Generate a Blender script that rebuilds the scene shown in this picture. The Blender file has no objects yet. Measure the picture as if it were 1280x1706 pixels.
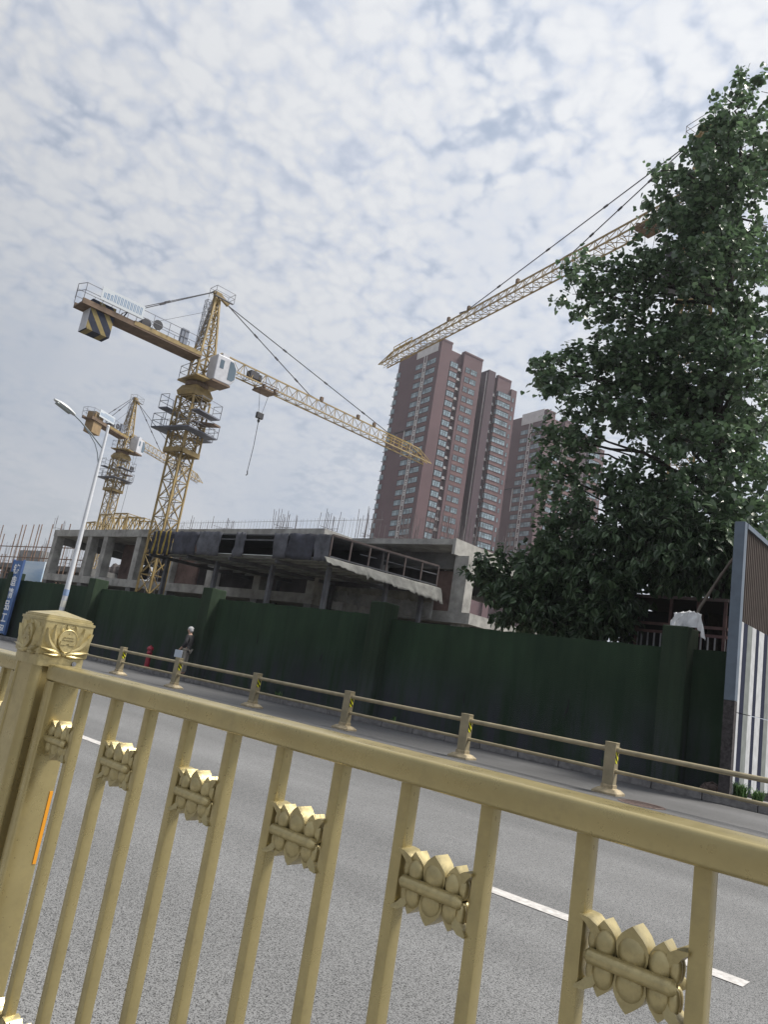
import bpy, bmesh, math, random
import numpy as np
from mathutils import Vector, Matrix
random.seed(7); rng = np.random.default_rng(7)
R = math.radians
S = bpy.context.scene
COL = S.collection

# ---------------------------------------------------------------- camera, sky, sun, exposure
cam = bpy.data.cameras.new('camera'); camo = bpy.data.objects.new('camera', cam); COL.objects.link(camo)
cam.sensor_fit = 'HORIZONTAL'; cam.sensor_width = 36.0; cam.lens = 36.0 * 1238.5 / 1280.0
cam.clip_start = 0.05; cam.clip_end = 6000
right = Vector((0.75249, 0.63853, 0.16136)); down = Vector((-0.01828, 0.26516, -0.96403)); fwd = Vector((-0.65835, 0.72248, 0.21121))
camo.matrix_world = Matrix(((right.x, -down.x, -fwd.x, 0), (right.y, -down.y, -fwd.y, 0), (right.z, -down.z, -fwd.z, 1.30), (0, 0, 0, 1)))
S.camera = camo
S.render.engine = 'CYCLES'
S.view_settings.view_transform = 'Standard'; S.view_settings.look = 'None'
S.view_settings.exposure = 0.3; S.view_settings.gamma = 1.0
S.cycles.max_bounces = 6; S.cycles.transparent_max_bounces = 6

SUN_YAW, SUN_EL = R(42), R(57)            # yaw from +Y towards +X
sdir = Vector((math.sin(SUN_YAW) * math.cos(SUN_EL), math.cos(SUN_YAW) * math.cos(SUN_EL), math.sin(SUN_EL)))
sun = bpy.data.lights.new('sun', 'SUN'); suno = bpy.data.objects.new('sun', sun); COL.objects.link(suno)
sun.energy = 5.0; sun.angle = R(18); sun.color = (1.0, 0.95, 0.86)
suno.rotation_euler = (-sdir).to_track_quat('-Z', 'Y').to_euler()

def make_world():
    w = bpy.data.worlds.new('World'); S.world = w; w.use_nodes = True
    nt = w.node_tree; nt.nodes.clear(); N = nt.nodes.new; L = nt.links.new
    def node(t, **kw):
        n = N(t)
        for k, v in kw.items(): setattr(n, k, v)
        return n
    def val(s, v):
        s.default_value = v
    def math_(op, a, b=None, c=None):
        n = node('ShaderNodeMath', operation=op)
        for i, x in enumerate((a, b, c)):
            if x is None: continue
            if isinstance(x, (int, float)): n.inputs[i].default_value = x
            else: L(x, n.inputs[i])
        return n.outputs[0]
    def noise(vec, scale, detail, rough, dist=0.0):
        n = node('ShaderNodeTexNoise'); L(vec, n.inputs['Vector'])
        n.inputs['Scale'].default_value = scale; n.inputs['Detail'].default_value = detail
        n.inputs['Roughness'].default_value = rough; n.inputs['Distortion'].default_value = dist
        return n.outputs['Fac']
    def ramp(f, stops):
        n = node('ShaderNodeValToRGB'); L(f, n.inputs[0]); e = n.color_ramp.elements
        while len(e) < len(stops): e.new(0.5)
        for el, (p, c) in zip(e, stops): el.position = p; el.color = (*c, 1)
        return n.outputs[0]
    def mix(f, a, b):
        n = node('ShaderNodeMix', data_type='RGBA')
        if isinstance(f, (int, float)): n.inputs[0].default_value = f
        else: L(f, n.inputs[0])
        for i, x in ((6, a), (7, b)):
            if isinstance(x, tuple): n.inputs[i].default_value = (*x, 1)
            else: L(x, n.inputs[i])
        return n.outputs[2]
    tc = node('ShaderNodeTexCoord'); d = tc.outputs['Generated']
    sp = node('ShaderNodeSeparateXYZ'); L(d, sp.inputs[0])
    z = math_('MAXIMUM', sp.outputs[2], 0.0)
    den = math_('ADD', z, 0.24)
    px = math_('DIVIDE', sp.outputs[0], den); py = math_('DIVIDE', sp.outputs[1], den)
    cb = node('ShaderNodeCombineXYZ'); L(px, cb.inputs[0]); L(py, cb.inputs[1]); uv = cb.outputs[0]
    # cloud layer: big banks, altocumulus cells, fine wisps (all fixed to the sky dome)
    big = noise(uv, 1.0, 4, 0.5, 0.2)
    mid = noise(uv, 4.0, 5, 0.5, 0.2)
    fine = noise(uv, 30.0, 9, 0.64, 0.25)
    warp = node('ShaderNodeVectorMath', operation='MULTIPLY_ADD')
    nz = node('ShaderNodeTexNoise'); L(uv, nz.inputs['Vector']); nz.inputs['Scale'].default_value = 11.0; nz.inputs['Detail'].default_value = 3
    L(nz.outputs['Color'], warp.inputs[0]); warp.inputs[1].default_value = (0.07, 0.07, 0); L(uv, warp.inputs[2])
    def cells(scale, sm):
        vo = node('ShaderNodeTexVoronoi', feature='SMOOTH_F1', voronoi_dimensions='2D'); L(warp.outputs[0], vo.inputs['Vector']); vo.inputs['Scale'].default_value = scale
        vo.inputs['Smoothness'].default_value = sm
        return math_('SUBTRACT', 1.0, vo.outputs['Distance'])
    c1 = cells(17.0, 0.5); c2 = cells(40.0, 0.5)
    puff = math_('ADD', math_('ADD', math_('MULTIPLY', c1, 0.56), math_('MULTIPLY', c2, 0.44)), math_('ADD', math_('MULTIPLY', fine, 0.72), math_('MULTIPLY', mid, 0.70)))
    pr = node('ShaderNodeMapRange', interpolation_type='SMOOTHSTEP'); L(puff, pr.inputs[0]); pr.inputs[1].default_value = 0.86; pr.inputs[2].default_value = 1.56
    cover = math_('ADD', math_('ADD', math_('MULTIPLY', big, 1.0), math_('MULTIPLY', mid, 0.7)), math_('MULTIPLY', puff, 0.5))
    hr = node('ShaderNodeMapRange', interpolation_type='SMOOTHSTEP'); L(cover, hr.inputs[0]); hr.inputs[1].default_value = 1.12; hr.inputs[2].default_value = 1.46
    dens = hr.outputs[0]
    patch = node('ShaderNodeMapRange', interpolation_type='SMOOTHSTEP'); L(noise(uv, 1.7, 3, 0.5, 0.6), patch.inputs[0]); patch.inputs[1].default_value = 0.28; patch.inputs[2].default_value = 0.50
    pm = node('ShaderNodeMix', data_type='FLOAT'); L(patch.outputs[0], pm.inputs[0]); pm.inputs[2].default_value = 0.58; L(pr.outputs[0], pm.inputs[3]); puffv = pm.outputs[0]
    # brightness: higher and closer to the sun is brighter
    dt = node('ShaderNodeVectorMath', operation='DOT_PRODUCT'); L(d, dt.inputs[0]); dt.inputs[1].default_value = sdir
    glow = node('ShaderNodeMapRange', interpolation_type='SMOOTHSTEP'); L(dt.outputs['Value'], glow.inputs[0])
    glow.inputs[1].default_value = -0.60; glow.inputs[2].default_value = 1.0; glow.inputs[3].default_value = 0.0; glow.inputs[4].default_value = 1.0
    body = ramp(puffv, [(0.0, (0.46, 0.51, 0.615)), (0.40, (0.575, 0.612, 0.69)), (0.75, (0.645, 0.665, 0.705)), (1.0, (0.70, 0.715, 0.74))])
    cloud = mix(dens, (0.38, 0.445, 0.56), body)
    horizon = node('ShaderNodeMapRange', interpolation_type='SMOOTHSTEP'); L(z, horizon.inputs[0])
    horizon.inputs[1].default_value = 0.10; horizon.inputs[2].default_value = 0.60; horizon.inputs[3].default_value = 1.0; horizon.inputs[4].default_value = 0.0
    soft = noise(d, 4.5, 5, 0.5, 0.4)
    veil = ramp(soft, [(0.30, (0.50, 0.565, 0.675)), (0.48, (0.60, 0.645, 0.73)), (0.68, (0.70, 0.725, 0.775))])
    cloud = mix(math_('MULTIPLY', horizon.outputs[0], 0.93), cloud, veil)
    bright = math_('MULTIPLY_ADD', glow.outputs[0], 0.60, 0.455)
    sky = node('ShaderNodeTexSky'); sky.sky_type = 'NISHITA'; sky.sun_disc = False
    sky.sun_elevation = SUN_EL; sky.sun_rotation = SUN_YAW; sky.altitude = 100; sky.air_density = 1.2; sky.dust_density = 2.0
    bg1 = node('ShaderNodeBackground'); L(sky.outputs[0], bg1.inputs[0]); bg1.inputs[1].default_value = 0.07
    bg2 = node('ShaderNodeBackground'); L(cloud, bg2.inputs[0]); L(bright, bg2.inputs[1])
    ms = node('ShaderNodeMixShader')
    L(math_('MULTIPLY_ADD', dens, 0.12, 0.87), ms.inputs[0])
    L(bg1.outputs[0], ms.inputs[1]); L(bg2.outputs[0], ms.inputs[2])
    out = node('ShaderNodeOutputWorld'); L(ms.outputs[0], out.inputs[0])
make_world()

# ---------------------------------------------------------------- materials
MATS = {}
def mat(name, col, rough=0.7, metal=0.0, var=0.0, vscale=3.0, bump=0.0, bscale=40.0, col2=None, spec=0.5, coords='Object', stretch=None, detail=6, lo=0.35, hi=0.65, island=0.0, trans=0.0, coat=0.0):
    if name in MATS: return MATS[name]
    m = bpy.data.materials.new(name); m.use_nodes = True; nt = m.node_tree; N = nt.nodes.new; L = nt.links.new
    p = nt.nodes['Principled BSDF']
    p.inputs['Roughness'].default_value = rough; p.inputs['Metallic'].default_value = metal
    p.inputs['Specular IOR Level'].default_value = spec; p.inputs['Base Color'].default_value = (*col, 1)
    if coat: p.inputs['Coat Weight'].default_value = coat; p.inputs['Coat Roughness'].default_value = 0.25
    if var or col2 or bump:
        tc = N('ShaderNodeTexCoord'); vec = tc.outputs[coords]
        if stretch:
            mp = N('ShaderNodeMapping'); mp.inputs['Scale'].default_value = stretch; L(vec, mp.inputs[0]); vec = mp.outputs[0]
    src = None
    if var or col2:
        n = N('ShaderNodeTexNoise'); L(vec, n.inputs['Vector']); n.inputs['Scale'].default_value = vscale; n.inputs['Detail'].default_value = detail; n.inputs['Roughness'].default_value = 0.62
        r = N('ShaderNodeValToRGB'); L(n.outputs['Fac'], r.inputs[0])
        c2 = col2 or tuple(min(1, c * (1 + var)) for c in col); c1 = col if col2 else tuple(c * (1 - var) for c in col)
        r.color_ramp.elements[0].position = lo; r.color_ramp.elements[0].color = (*c1, 1)
        r.color_ramp.elements[1].position = hi; r.color_ramp.elements[1].color = (*c2, 1)
        src = r.outputs[0]
    if island:
        g = N('ShaderNodeNewGeometry'); hs = N('ShaderNodeHueSaturation')
        mr = N('ShaderNodeMapRange'); L(g.outputs['Random Per Island'], mr.inputs[0]); mr.inputs[3].default_value = 1 - island; mr.inputs[4].default_value = 1 + island
        L(mr.outputs[0], hs.inputs['Value'])
        mh = N('ShaderNodeMapRange'); L(g.outputs['Random Per Island'], mh.inputs[0]); mh.inputs[3].default_value = 0.515; mh.inputs[4].default_value = 0.485
        L(mh.outputs[0], hs.inputs['Hue'])
        if src: L(src, hs.inputs['Color'])
        else: hs.inputs['Color'].default_value = (*col, 1)
        src = hs.outputs[0]
    if src: L(src, p.inputs['Base Color'])
    if bump:
        n2 = N('ShaderNodeTexNoise'); L(vec, n2.inputs['Vector']); n2.inputs['Scale'].default_value = bscale; n2.inputs['Detail'].default_value = 4
        b = N('ShaderNodeBump'); b.inputs['Strength'].default_value = bump; b.inputs['Distance'].default_value = 0.02; L(n2.outputs['Fac'], b.inputs['Height']); L(b.outputs[0], p.inputs['Normal'])
    if trans:
        t = N('ShaderNodeBsdfTranslucent')
        if src: L(src, t.inputs[0])
        else: t.inputs[0].default_value = (*col, 1)
        ms = N('ShaderNodeMixShader'); ms.inputs[0].default_value = trans
        L(p.outputs[0], ms.inputs[1]); L(t.outputs[0], ms.inputs[2]); L(ms.outputs[0], nt.nodes['Material Output'].inputs[0])
    MATS[name] = m; return m

def grime(m, dust, scale, amount):
    nt = m.node_tree; N = nt.nodes.new; L = nt.links.new; p = nt.nodes['Principled BSDF']
    src = p.inputs['Base Color'].links[0].from_socket
    tc = N('ShaderNodeTexCoord'); a = N('ShaderNodeTexNoise'); a.inputs['Scale'].default_value = scale; a.inputs['Detail'].default_value = 10; a.inputs['Roughness'].default_value = 0.75; L(tc.outputs['Object'], a.inputs['Vector'])
    r = N('ShaderNodeMapRange'); L(a.outputs['Fac'], r.inputs[0]); r.inputs[1].default_value = 0.52; r.inputs[2].default_value = 0.72; r.inputs[3].default_value = 0; r.inputs[4].default_value = amount
    x = N('ShaderNodeMix'); x.data_type = 'RGBA'; L(r.outputs[0], x.inputs[0]); L(src, x.inputs[6]); x.inputs[7].default_value = (*dust, 1); L(x.outputs[2], p.inputs['Base Color'])
    q = N('ShaderNodeMapRange'); L(a.outputs['Fac'], q.inputs[0]); q.inputs[1].default_value = 0.4; q.inputs[2].default_value = 0.7; q.inputs[3].default_value = p.inputs['Roughness'].default_value; q.inputs[4].default_value = p.inputs['Roughness'].default_value + .22; L(q.outputs[0], p.inputs['Roughness'])
def asphalt(name, dark, light, scale, rough=0.85, blotch=0.12, bumpd=0.004):
    m = bpy.data.materials.new(name); m.use_nodes = True; nt = m.node_tree; N = nt.nodes.new; L = nt.links.new
    p = nt.nodes['Principled BSDF']; p.inputs['Roughness'].default_value = rough; p.inputs['Specular IOR Level'].default_value = 0.35
    tc = N('ShaderNodeTexCoord'); v = tc.outputs['Object']
    vo = N('ShaderNodeTexVoronoi'); vo.inputs['Scale'].default_value = scale; vo.inputs['Randomness'].default_value = 1.0; L(v, vo.inputs['Vector'])
    sep = N('ShaderNodeSeparateColor'); L(vo.outputs['Color'], sep.inputs[0])
    n = N('ShaderNodeTexNoise'); n.inputs['Scale'].default_value = scale * 0.55; n.inputs['Detail'].default_value = 3; L(v, n.inputs['Vector'])
    ad = N('ShaderNodeMath'); ad.operation = 'MULTIPLY_ADD'; L(n.outputs['Fac'], ad.inputs[0]); ad.inputs[1].default_value = 0.9; L(sep.outputs[0], ad.inputs[2])
    r = N('ShaderNodeValToRGB'); L(ad.outputs[0], r.inputs[0]); e = r.color_ramp.elements
    e[0].position = 0.40; e[0].color = (*dark, 1); e[1].position = 1.0; e[1].color = (*light, 1)
    e2 = e.new(0.7); e2.color = (*[(a * 0.55 + b * 0.45) for a, b in zip(dark, light)], 1)
    bl = N('ShaderNodeTexNoise'); bl.inputs['Scale'].default_value = 0.55; bl.inputs['Detail'].default_value = 8; bl.inputs['Roughness'].default_value = 0.65; L(v, bl.inputs['Vector'])
    mr = N('ShaderNodeMapRange'); L(bl.outputs['Fac'], mr.inputs[0]); mr.inputs[1].default_value = 0.3; mr.inputs[2].default_value = 0.7; mr.inputs[3].default_value = 1 - blotch; mr.inputs[4].default_value = 1 + blotch
    mp = N('ShaderNodeMapping'); mp.inputs['Scale'].default_value = (0.05, 1.1, 1); L(v, mp.inputs[0])
    tn = N('ShaderNodeTexNoise'); tn.inputs['Scale'].default_value = 1.0; tn.inputs['Detail'].default_value = 5; L(mp.outputs[0], tn.inputs['Vector'])
    tm = N('ShaderNodeMapRange'); L(tn.outputs['Fac'], tm.inputs[0]); tm.inputs[1].default_value = 0.32; tm.inputs[2].default_value = 0.66; tm.inputs[3].default_value = 0.82; tm.inputs[4].default_value = 1.08
    mm = N('ShaderNodeMath'); mm.operation = 'MULTIPLY'; L(mr.outputs[0], mm.inputs[0]); L(tm.outputs[0], mm.inputs[1])
    hs = N('ShaderNodeHueSaturation'); L(r.outputs[0], hs.inputs['Color']); L(mm.outputs[0], hs.inputs['Value'])
    L(hs.outputs[0], p.inputs['Base Color'])
    b = N('ShaderNodeBump'); b.inputs['Strength'].default_value = 0.8; b.inputs['Distance'].default_value = bumpd; L(ad.outputs[0], b.inputs['Height']); L(b.outputs[0], p.inputs['Normal'])
    MATS[name] = m; return m

def streaked(name, col, col2, sx=9.0, sz=0.5, rough=0.9, bump=0.5, bscale=60, lowcol=None, zlo=0.2, zhi=1.9):
    """vertical weather streaks; lowcol = worn/dirty tone of the lower strip"""
    m = bpy.data.materials.new(name); m.use_nodes = True; nt = m.node_tree; N = nt.nodes.new; L = nt.links.new
    p = nt.nodes['Principled BSDF']; p.inputs['Roughness'].default_value = rough; p.inputs['Specular IOR Level'].default_value = 0.2
    tc = N('ShaderNodeTexCoord'); v = tc.outputs['Object']
    mp = N('ShaderNodeMapping'); mp.inputs['Scale'].default_value = (sx, sx, sz); L(v, mp.inputs[0])
    n = N('ShaderNodeTexNoise'); n.inputs['Scale'].default_value = 1.0; n.inputs['Detail'].default_value = 7; n.inputs['Roughness'].default_value = 0.65; L(mp.outputs[0], n.inputs['Vector'])
    g = N('ShaderNodeTexNoise'); g.inputs['Scale'].default_value = 0.45; g.inputs['Detail'].default_value = 5; L(v, g.inputs['Vector'])
    r = N('ShaderNodeValToRGB'); L(n.outputs['Fac'], r.inputs[0]); e = r.color_ramp.elements
    e[0].position = 0.33; e[0].color = (*col, 1); e[1].position = 0.7; e[1].color = (*col2, 1)
    out = r.outputs[0]
    if lowcol:
        sp = N('ShaderNodeSeparateXYZ'); L(v, sp.inputs[0])
        mr = N('ShaderNodeMapRange'); mr.interpolation_type = 'SMOOTHSTEP'; L(sp.outputs[2], mr.inputs[0]); mr.inputs[1].default_value = zlo; mr.inputs[2].default_value = zhi; mr.inputs[3].default_value = 1; mr.inputs[4].default_value = 0
        mu = N('ShaderNodeMath'); mu.operation = 'MULTIPLY'; L(mr.outputs[0], mu.inputs[0])
        rr = N('ShaderNodeMapRange'); L(n.outputs['Fac'], rr.inputs[0]); rr.inputs[1].default_value = 0.38; rr.inputs[2].default_value = 0.6; L(rr.outputs[0], mu.inputs[1])
        mx = N('ShaderNodeMix'); mx.data_type = 'RGBA'; L(mu.outputs[0], mx.inputs[0]); L(out, mx.inputs[6]); mx.inputs[7].default_value = (*lowcol, 1); out = mx.outputs[2]
    mr2 = N('ShaderNodeMapRange'); L(g.outputs['Fac'], mr2.inputs[0]); mr2.inputs[1].default_value = 0.3; mr2.inputs[2].default_value = 0.7; mr2.inputs[3].default_value = 0.75; mr2.inputs[4].default_value = 1.2
    hs = N('ShaderNodeHueSaturation'); L(out, hs.inputs['Color']); L(mr2.outputs[0], hs.inputs['Value']); L(hs.outputs[0], p.inputs['Base Color'])
    n2 = N('ShaderNodeTexNoise'); n2.inputs['Scale'].default_value = bscale; n2.inputs['Detail'].default_value = 3; L(v, n2.inputs['Vector'])
    b = N('ShaderNodeBump'); b.inputs['Strength'].default_value = bump; b.inputs['Distance'].default_value = 0.03; L(n2.outputs['Fac'], b.inputs['Height']); L(b.outputs[0], p.inputs['Normal'])
    MATS[name] = m; return m

def striped(name, axis, period, cols, rough=0.6, var=0.15):
    """real painted stripes along an object axis (vector)"""
    m = bpy.data.materials.new(name); m.use_nodes = True; nt = m.node_tree; N = nt.nodes.new; L = nt.links.new
    p = nt.nodes['Principled BSDF']; p.inputs['Roughness'].default_value = rough; p.inputs['Specular IOR Level'].default_value = 0.12
    tc = N('ShaderNodeTexCoord'); dt = N('ShaderNodeVectorMath'); dt.operation = 'DOT_PRODUCT'; L(tc.outputs['Object'], dt.inputs[0]); dt.inputs[1].default_value = axis
    dv = N('ShaderNodeMath'); dv.operation = 'DIVIDE'; L(dt.outputs['Value'], dv.inputs[0]); dv.inputs[1].default_value = period
    fr = N('ShaderNodeMath'); fr.operation = 'FRACT'; L(dv.outputs[0], fr.inputs[0])
    r = N('ShaderNodeValToRGB'); r.color_ramp.interpolation = 'CONSTANT'; L(fr.outputs[0], r.inputs[0]); e = r.color_ramp.elements
    while len(e) < len(cols): e.new(0.5)
    for el, (pos, c) in zip(e, cols): el.position = pos; el.color = (*c, 1)
    n = N('ShaderNodeTexNoise'); n.inputs['Scale'].default_value = 5; n.inputs['Detail'].default_value = 8; L(tc.outputs['Object'], n.inputs['Vector'])
    mr = N('ShaderNodeMapRange'); L(n.outputs['Fac'], mr.inputs[0]); mr.inputs[1].default_value = 0.3; mr.inputs[2].default_value = 0.7; mr.inputs[3].default_value = 1 - var; mr.inputs[4].default_value = 1 + var * 0.5
    hs = N('ShaderNodeHueSaturation'); L(r.outputs[0], hs.inputs['Color']); L(mr.outputs[0], hs.inputs['Value']); L(hs.outputs[0], p.inputs['Base Color'])
    MATS[name] = m; return m

GOLD = mat('gold_paint', (0.415, 0.345, 0.168), 0.25, 0.60, var=0.07, vscale=11, coat=0.15, detail=10)
GOLD2 = mat('gold_casting', (0.42, 0.352, 0.18), 0.30, 0.50, var=0.16, vscale=30, bump=0.06, bscale=160)
grime(GOLD, (0.23, 0.19, 0.11), 14, 0.4); grime(GOLD2, (0.20, 0.165, 0.095), 40, 0.6)
GOLDF = mat('gold_far', (0.275, 0.235, 0.15), 0.5, 0.2, var=0.18, vscale=4)
BASEF = mat('post_foot_paint', (0.33, 0.27, 0.17), 0.6, 0.1, var=0.3, vscale=14)
ORANGE = mat('orange_reflector', (0.72, 0.30, 0.02), 0.35)
STEEL = mat('steel', (0.35, 0.35, 0.36), 0.35, 0.9)
BLACKM = mat('black_metal', (0.03, 0.03, 0.035), 0.5)
WHITEP = mat('white_road_paint', (0.42, 0.405, 0.395), 0.75, var=0.22, vscale=22, bump=0.2, bscale=120)
ROAD = asphalt('asphalt', (0.010, 0.0102, 0.0106), (0.195, 0.197, 0.201), 230, blotch=0.09, bumpd=0.003)
LANE = asphalt('smooth_asphalt', (0.062, 0.062, 0.064), (0.112, 0.112, 0.115), 110, rough=0.62, blotch=0.14, bumpd=0.001)
PAVE = mat('pavement_concrete', (0.20, 0.20, 0.20), 0.9, var=0.3, vscale=2.2, bump=0.3, bscale=30)
KERB = mat('kerb_stone', (0.17, 0.165, 0.165), 0.9, var=0.3, vscale=6, bump=0.5, bscale=40)
EARTH = mat('earth', (0.12, 0.105, 0.085), 0.95, var=0.35, vscale=0.4, bump=0.5, bscale=3)
TURF = streaked('turf_cladding', (0.021, 0.040, 0.023), (0.032, 0.057, 0.032), 2.2, 0.35, 0.95, 0.9, 70, (0.045, 0.048, 0.060), 0.3, 2.2)
TURFP = streaked('pillar_turf', (0.024, 0.039, 0.024), (0.036, 0.056, 0.034), 5, 0.45, 0.95, 0.9, 70, (0.052, 0.056, 0.066), 0.3, 1.8)
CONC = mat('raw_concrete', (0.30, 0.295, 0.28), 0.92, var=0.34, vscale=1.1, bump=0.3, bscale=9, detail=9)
CONCD = mat('raw_concrete_shaded', (0.17, 0.17, 0.17), 0.95, var=0.3, vscale=0.8, bump=0.3, bscale=9)  # darker copy of the raw concrete, shade put into its colour
WALLD = mat('block_infill', (0.075, 0.065, 0.065), 0.95, var=0.4, vscale=0.9, detail=8)
REDWALL = mat('brown_infill', (0.13, 0.085, 0.075), 0.95, var=0.35, vscale=1.3, detail=8)
REBAR = mat('rebar_steel', (0.13, 0.115, 0.12), 0.8, 0.3, var=0.2, vscale=4)
SCAFF = mat('scaffold_pipe', (0.19, 0.12, 0.085), 0.75, 0.2, var=0.35, vscale=2)
CRANEY = mat('crane_yellow', (0.265, 0.19, 0.075), 0.6, 0.0, var=0.3, vscale=1.5)
CRANEJ = mat('crane_jib_yellow', (0.31, 0.23, 0.11), 0.6, 0.0, var=0.22, vscale=1.2)
CRANED = mat('crane_deck_brown', (0.135, 0.09, 0.06), 0.75, var=0.3, vscale=2)
CRANEG = mat('crane_grey_platform', (0.115, 0.125, 0.16), 0.7, var=0.2, vscale=2)
HANDR = mat('handrail_grey', (0.18, 0.185, 0.21), 0.6)
CABW = mat('cab_grey_white', (0.47, 0.48, 0.52), 0.45, var=0.1, vscale=3)
CABGL = mat('cab_glass', (0.10, 0.14, 0.18), 0.08, 0.0, spec=0.8)
CABLE = mat('cable_dark', (0.045, 0.045, 0.055), 0.7)
TARP = mat('black_tarp', (0.040, 0.042, 0.058), 0.85, var=0.5, vscale=1.4, bump=0.5, bscale=4, detail=9)
TARPG = mat('grey_tarp', (0.165, 0.165, 0.155), 0.9, var=0.3, vscale=2.2, bump=0.5, bscale=8, detail=8)
TARPL = mat('light_grey_screen', (0.23, 0.235, 0.24), 0.85, var=0.3, vscale=1.4, bump=0.4, bscale=5)
SHEDM = mat('shed_steel', (0.085, 0.088, 0.10), 0.7, 0.1, var=0.3, vscale=2)
SHEDY = striped('hazard_panel', (1.0, 0, 0), 0.46, [(0, (0.035, 0.035, 0.05)), (0.66, (0.30, 0.22, 0.05))], 0.7, 0.35)
SHEDR = mat('dull_brown_steel', (0.085, 0.066, 0.064), 0.8, var=0.3, vscale=3)
DECK = mat('corrugated_deck', (0.42, 0.44, 0.43), 0.6, 0.2, var=0.25, vscale=1.5)
RUSTY = mat('red_brown_steel', (0.15, 0.085, 0.082), 0.75, var=0.3, vscale=3)
LAMPP = mat('lamp_pole_white', (0.60, 0.62, 0.66), 0.45, var=0.06, vscale=3)
LAMPG = mat('lamp_grey', (0.16, 0.19, 0.215), 0.5)
LAMPL = mat('lamp_glass', (0.30, 0.34, 0.35), 0.25)
BLUE = mat('banner_blue', (0.05, 0.13, 0.33), 0.55, var=0.08, vscale=2)
WHITET = mat('lettering_white', (0.80, 0.81, 0.82), 0.6)
SKYB = mat('billboard_pale_blue', (0.42, 0.56, 0.70), 0.5, col2=(0.62, 0.70, 0.77), vscale=0.9, stretch=(0.4, 1, 2.5), detail=3)
RED = mat('hydrant_red', (0.27, 0.018, 0.035), 0.45, var=0.15, vscale=8)
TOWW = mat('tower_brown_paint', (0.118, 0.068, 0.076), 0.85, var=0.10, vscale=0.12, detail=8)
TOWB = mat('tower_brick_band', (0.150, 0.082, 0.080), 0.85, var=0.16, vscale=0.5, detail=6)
TOWD = mat('tower_shade_sill_purple', (0.066, 0.040, 0.052), 0.85, var=0.10, vscale=0.12)  # darkened for shade from the front block; also sills and ledge
TOWG = mat('tower_white_paint', (0.55, 0.53, 0.53), 0.8, var=0.1, vscale=0.5)
GLASS = mat('window_glass', (0.24, 0.31, 0.35), 0.15, 0.0, spec=0.6, var=0.55, vscale=0.5, coords='Object')  # pale base colour carries the sky's reflection
FRAME = mat('window_frame', (0.10, 0.105, 0.12), 0.5)
CORR = mat('panel_taupe', (0.088, 0.072, 0.064), 0.85, 0.0, var=0.1, vscale=2, spec=0.15)
POSTG = mat('panel_post_bluegrey', (0.105, 0.135, 0.175), 0.5, 0.2, var=0.12, vscale=3)
STRIPES = striped('striped_board', (0, 1.0, 0), 1.50, [(0.0, (0.50, 0.51, 0.53)), (0.25, (0.018, 0.022, 0.045)), (0.44, (0.20, 0.215, 0.21)), (0.66, (0.50, 0.51, 0.53)), (0.84, (0.018, 0.022, 0.045))], 0.9, 0.18)
BARK = mat('bark', (0.045, 0.040, 0.035), 0.95, var=0.4, vscale=5, bump=0.7, bscale=18)
LEAF1 = mat('poplar_leaf', (0.098, 0.162, 0.084), 0.36, island=0.6, trans=0.35, spec=0.9)
LEAF2 = mat('broad_leaf', (0.070, 0.116, 0.058), 0.34, island=0.6, trans=0.3, spec=0.55)
WEED = mat('weed_green', (0.07, 0.14, 0.04), 0.7, island=0.4, trans=0.2)
CLOTH = mat('white_cloth', (0.62, 0.63, 0.65), 0.9, var=0.1, vscale=6)
POLEW = mat('wood_pole', (0.125, 0.105, 0.09), 0.85, var=0.25, vscale=5)
SKIN = mat('skin', (0.42, 0.26, 0.19), 0.6)
HAIRG = mat('grey_hair', (0.46, 0.46, 0.47), 0.8, var=0.2, vscale=50)
JACKET = mat('dark_grey_jacket', (0.042, 0.042, 0.046), 0.9, var=0.2, vscale=12)
TROUS = mat('khaki_trousers', (0.27, 0.25, 0.22), 0.9, var=0.1, vscale=10)
SHOE = mat('shoe_black', (0.02, 0.02, 0.022), 0.6)
PAPERB = mat('pale_bag', (0.45, 0.50, 0.58), 0.8)
HAZ = striped('hazard_sticker', (0.0, 0.72, 0.70), 0.075, [(0, (0.012, 0.012, 0.012)), (0.5, (0.62, 0.60, 0.03))], 0.4, 0.05)
CWS = striped('counterweight_hazard', (0.80, 0.0, 0.60), 0.70, [(0, (0.03, 0.035, 0.055)), (0.6, (0.25, 0.20, 0.09))], 0.7, 0.2)
CWO = mat('counterweight_ochre', (0.24, 0.165, 0.085), 0.8, var=0.15, vscale=2)
SIGNB = mat('sign_board', (0.50, 0.54, 0.58), 0.6)
SIGNT = mat('sign_blue_print', (0.13, 0.22, 0.36), 0.6)
BRICKR = mat('rubble_brick', (0.10, 0.075, 0.068), 0.95, var=0.5, vscale=9, bump=0.6, bscale=25)
MANH = mat('manhole_iron', (0.12, 0.085, 0.075), 0.8, 0.2, var=0.4, vscale=18, bump=0.6, bscale=60)
DARKIN = mat('shade_slit_black', (0.018, 0.017, 0.02), 0.95)  # near-black for interior shade in shed and platform; also torn slits

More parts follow.
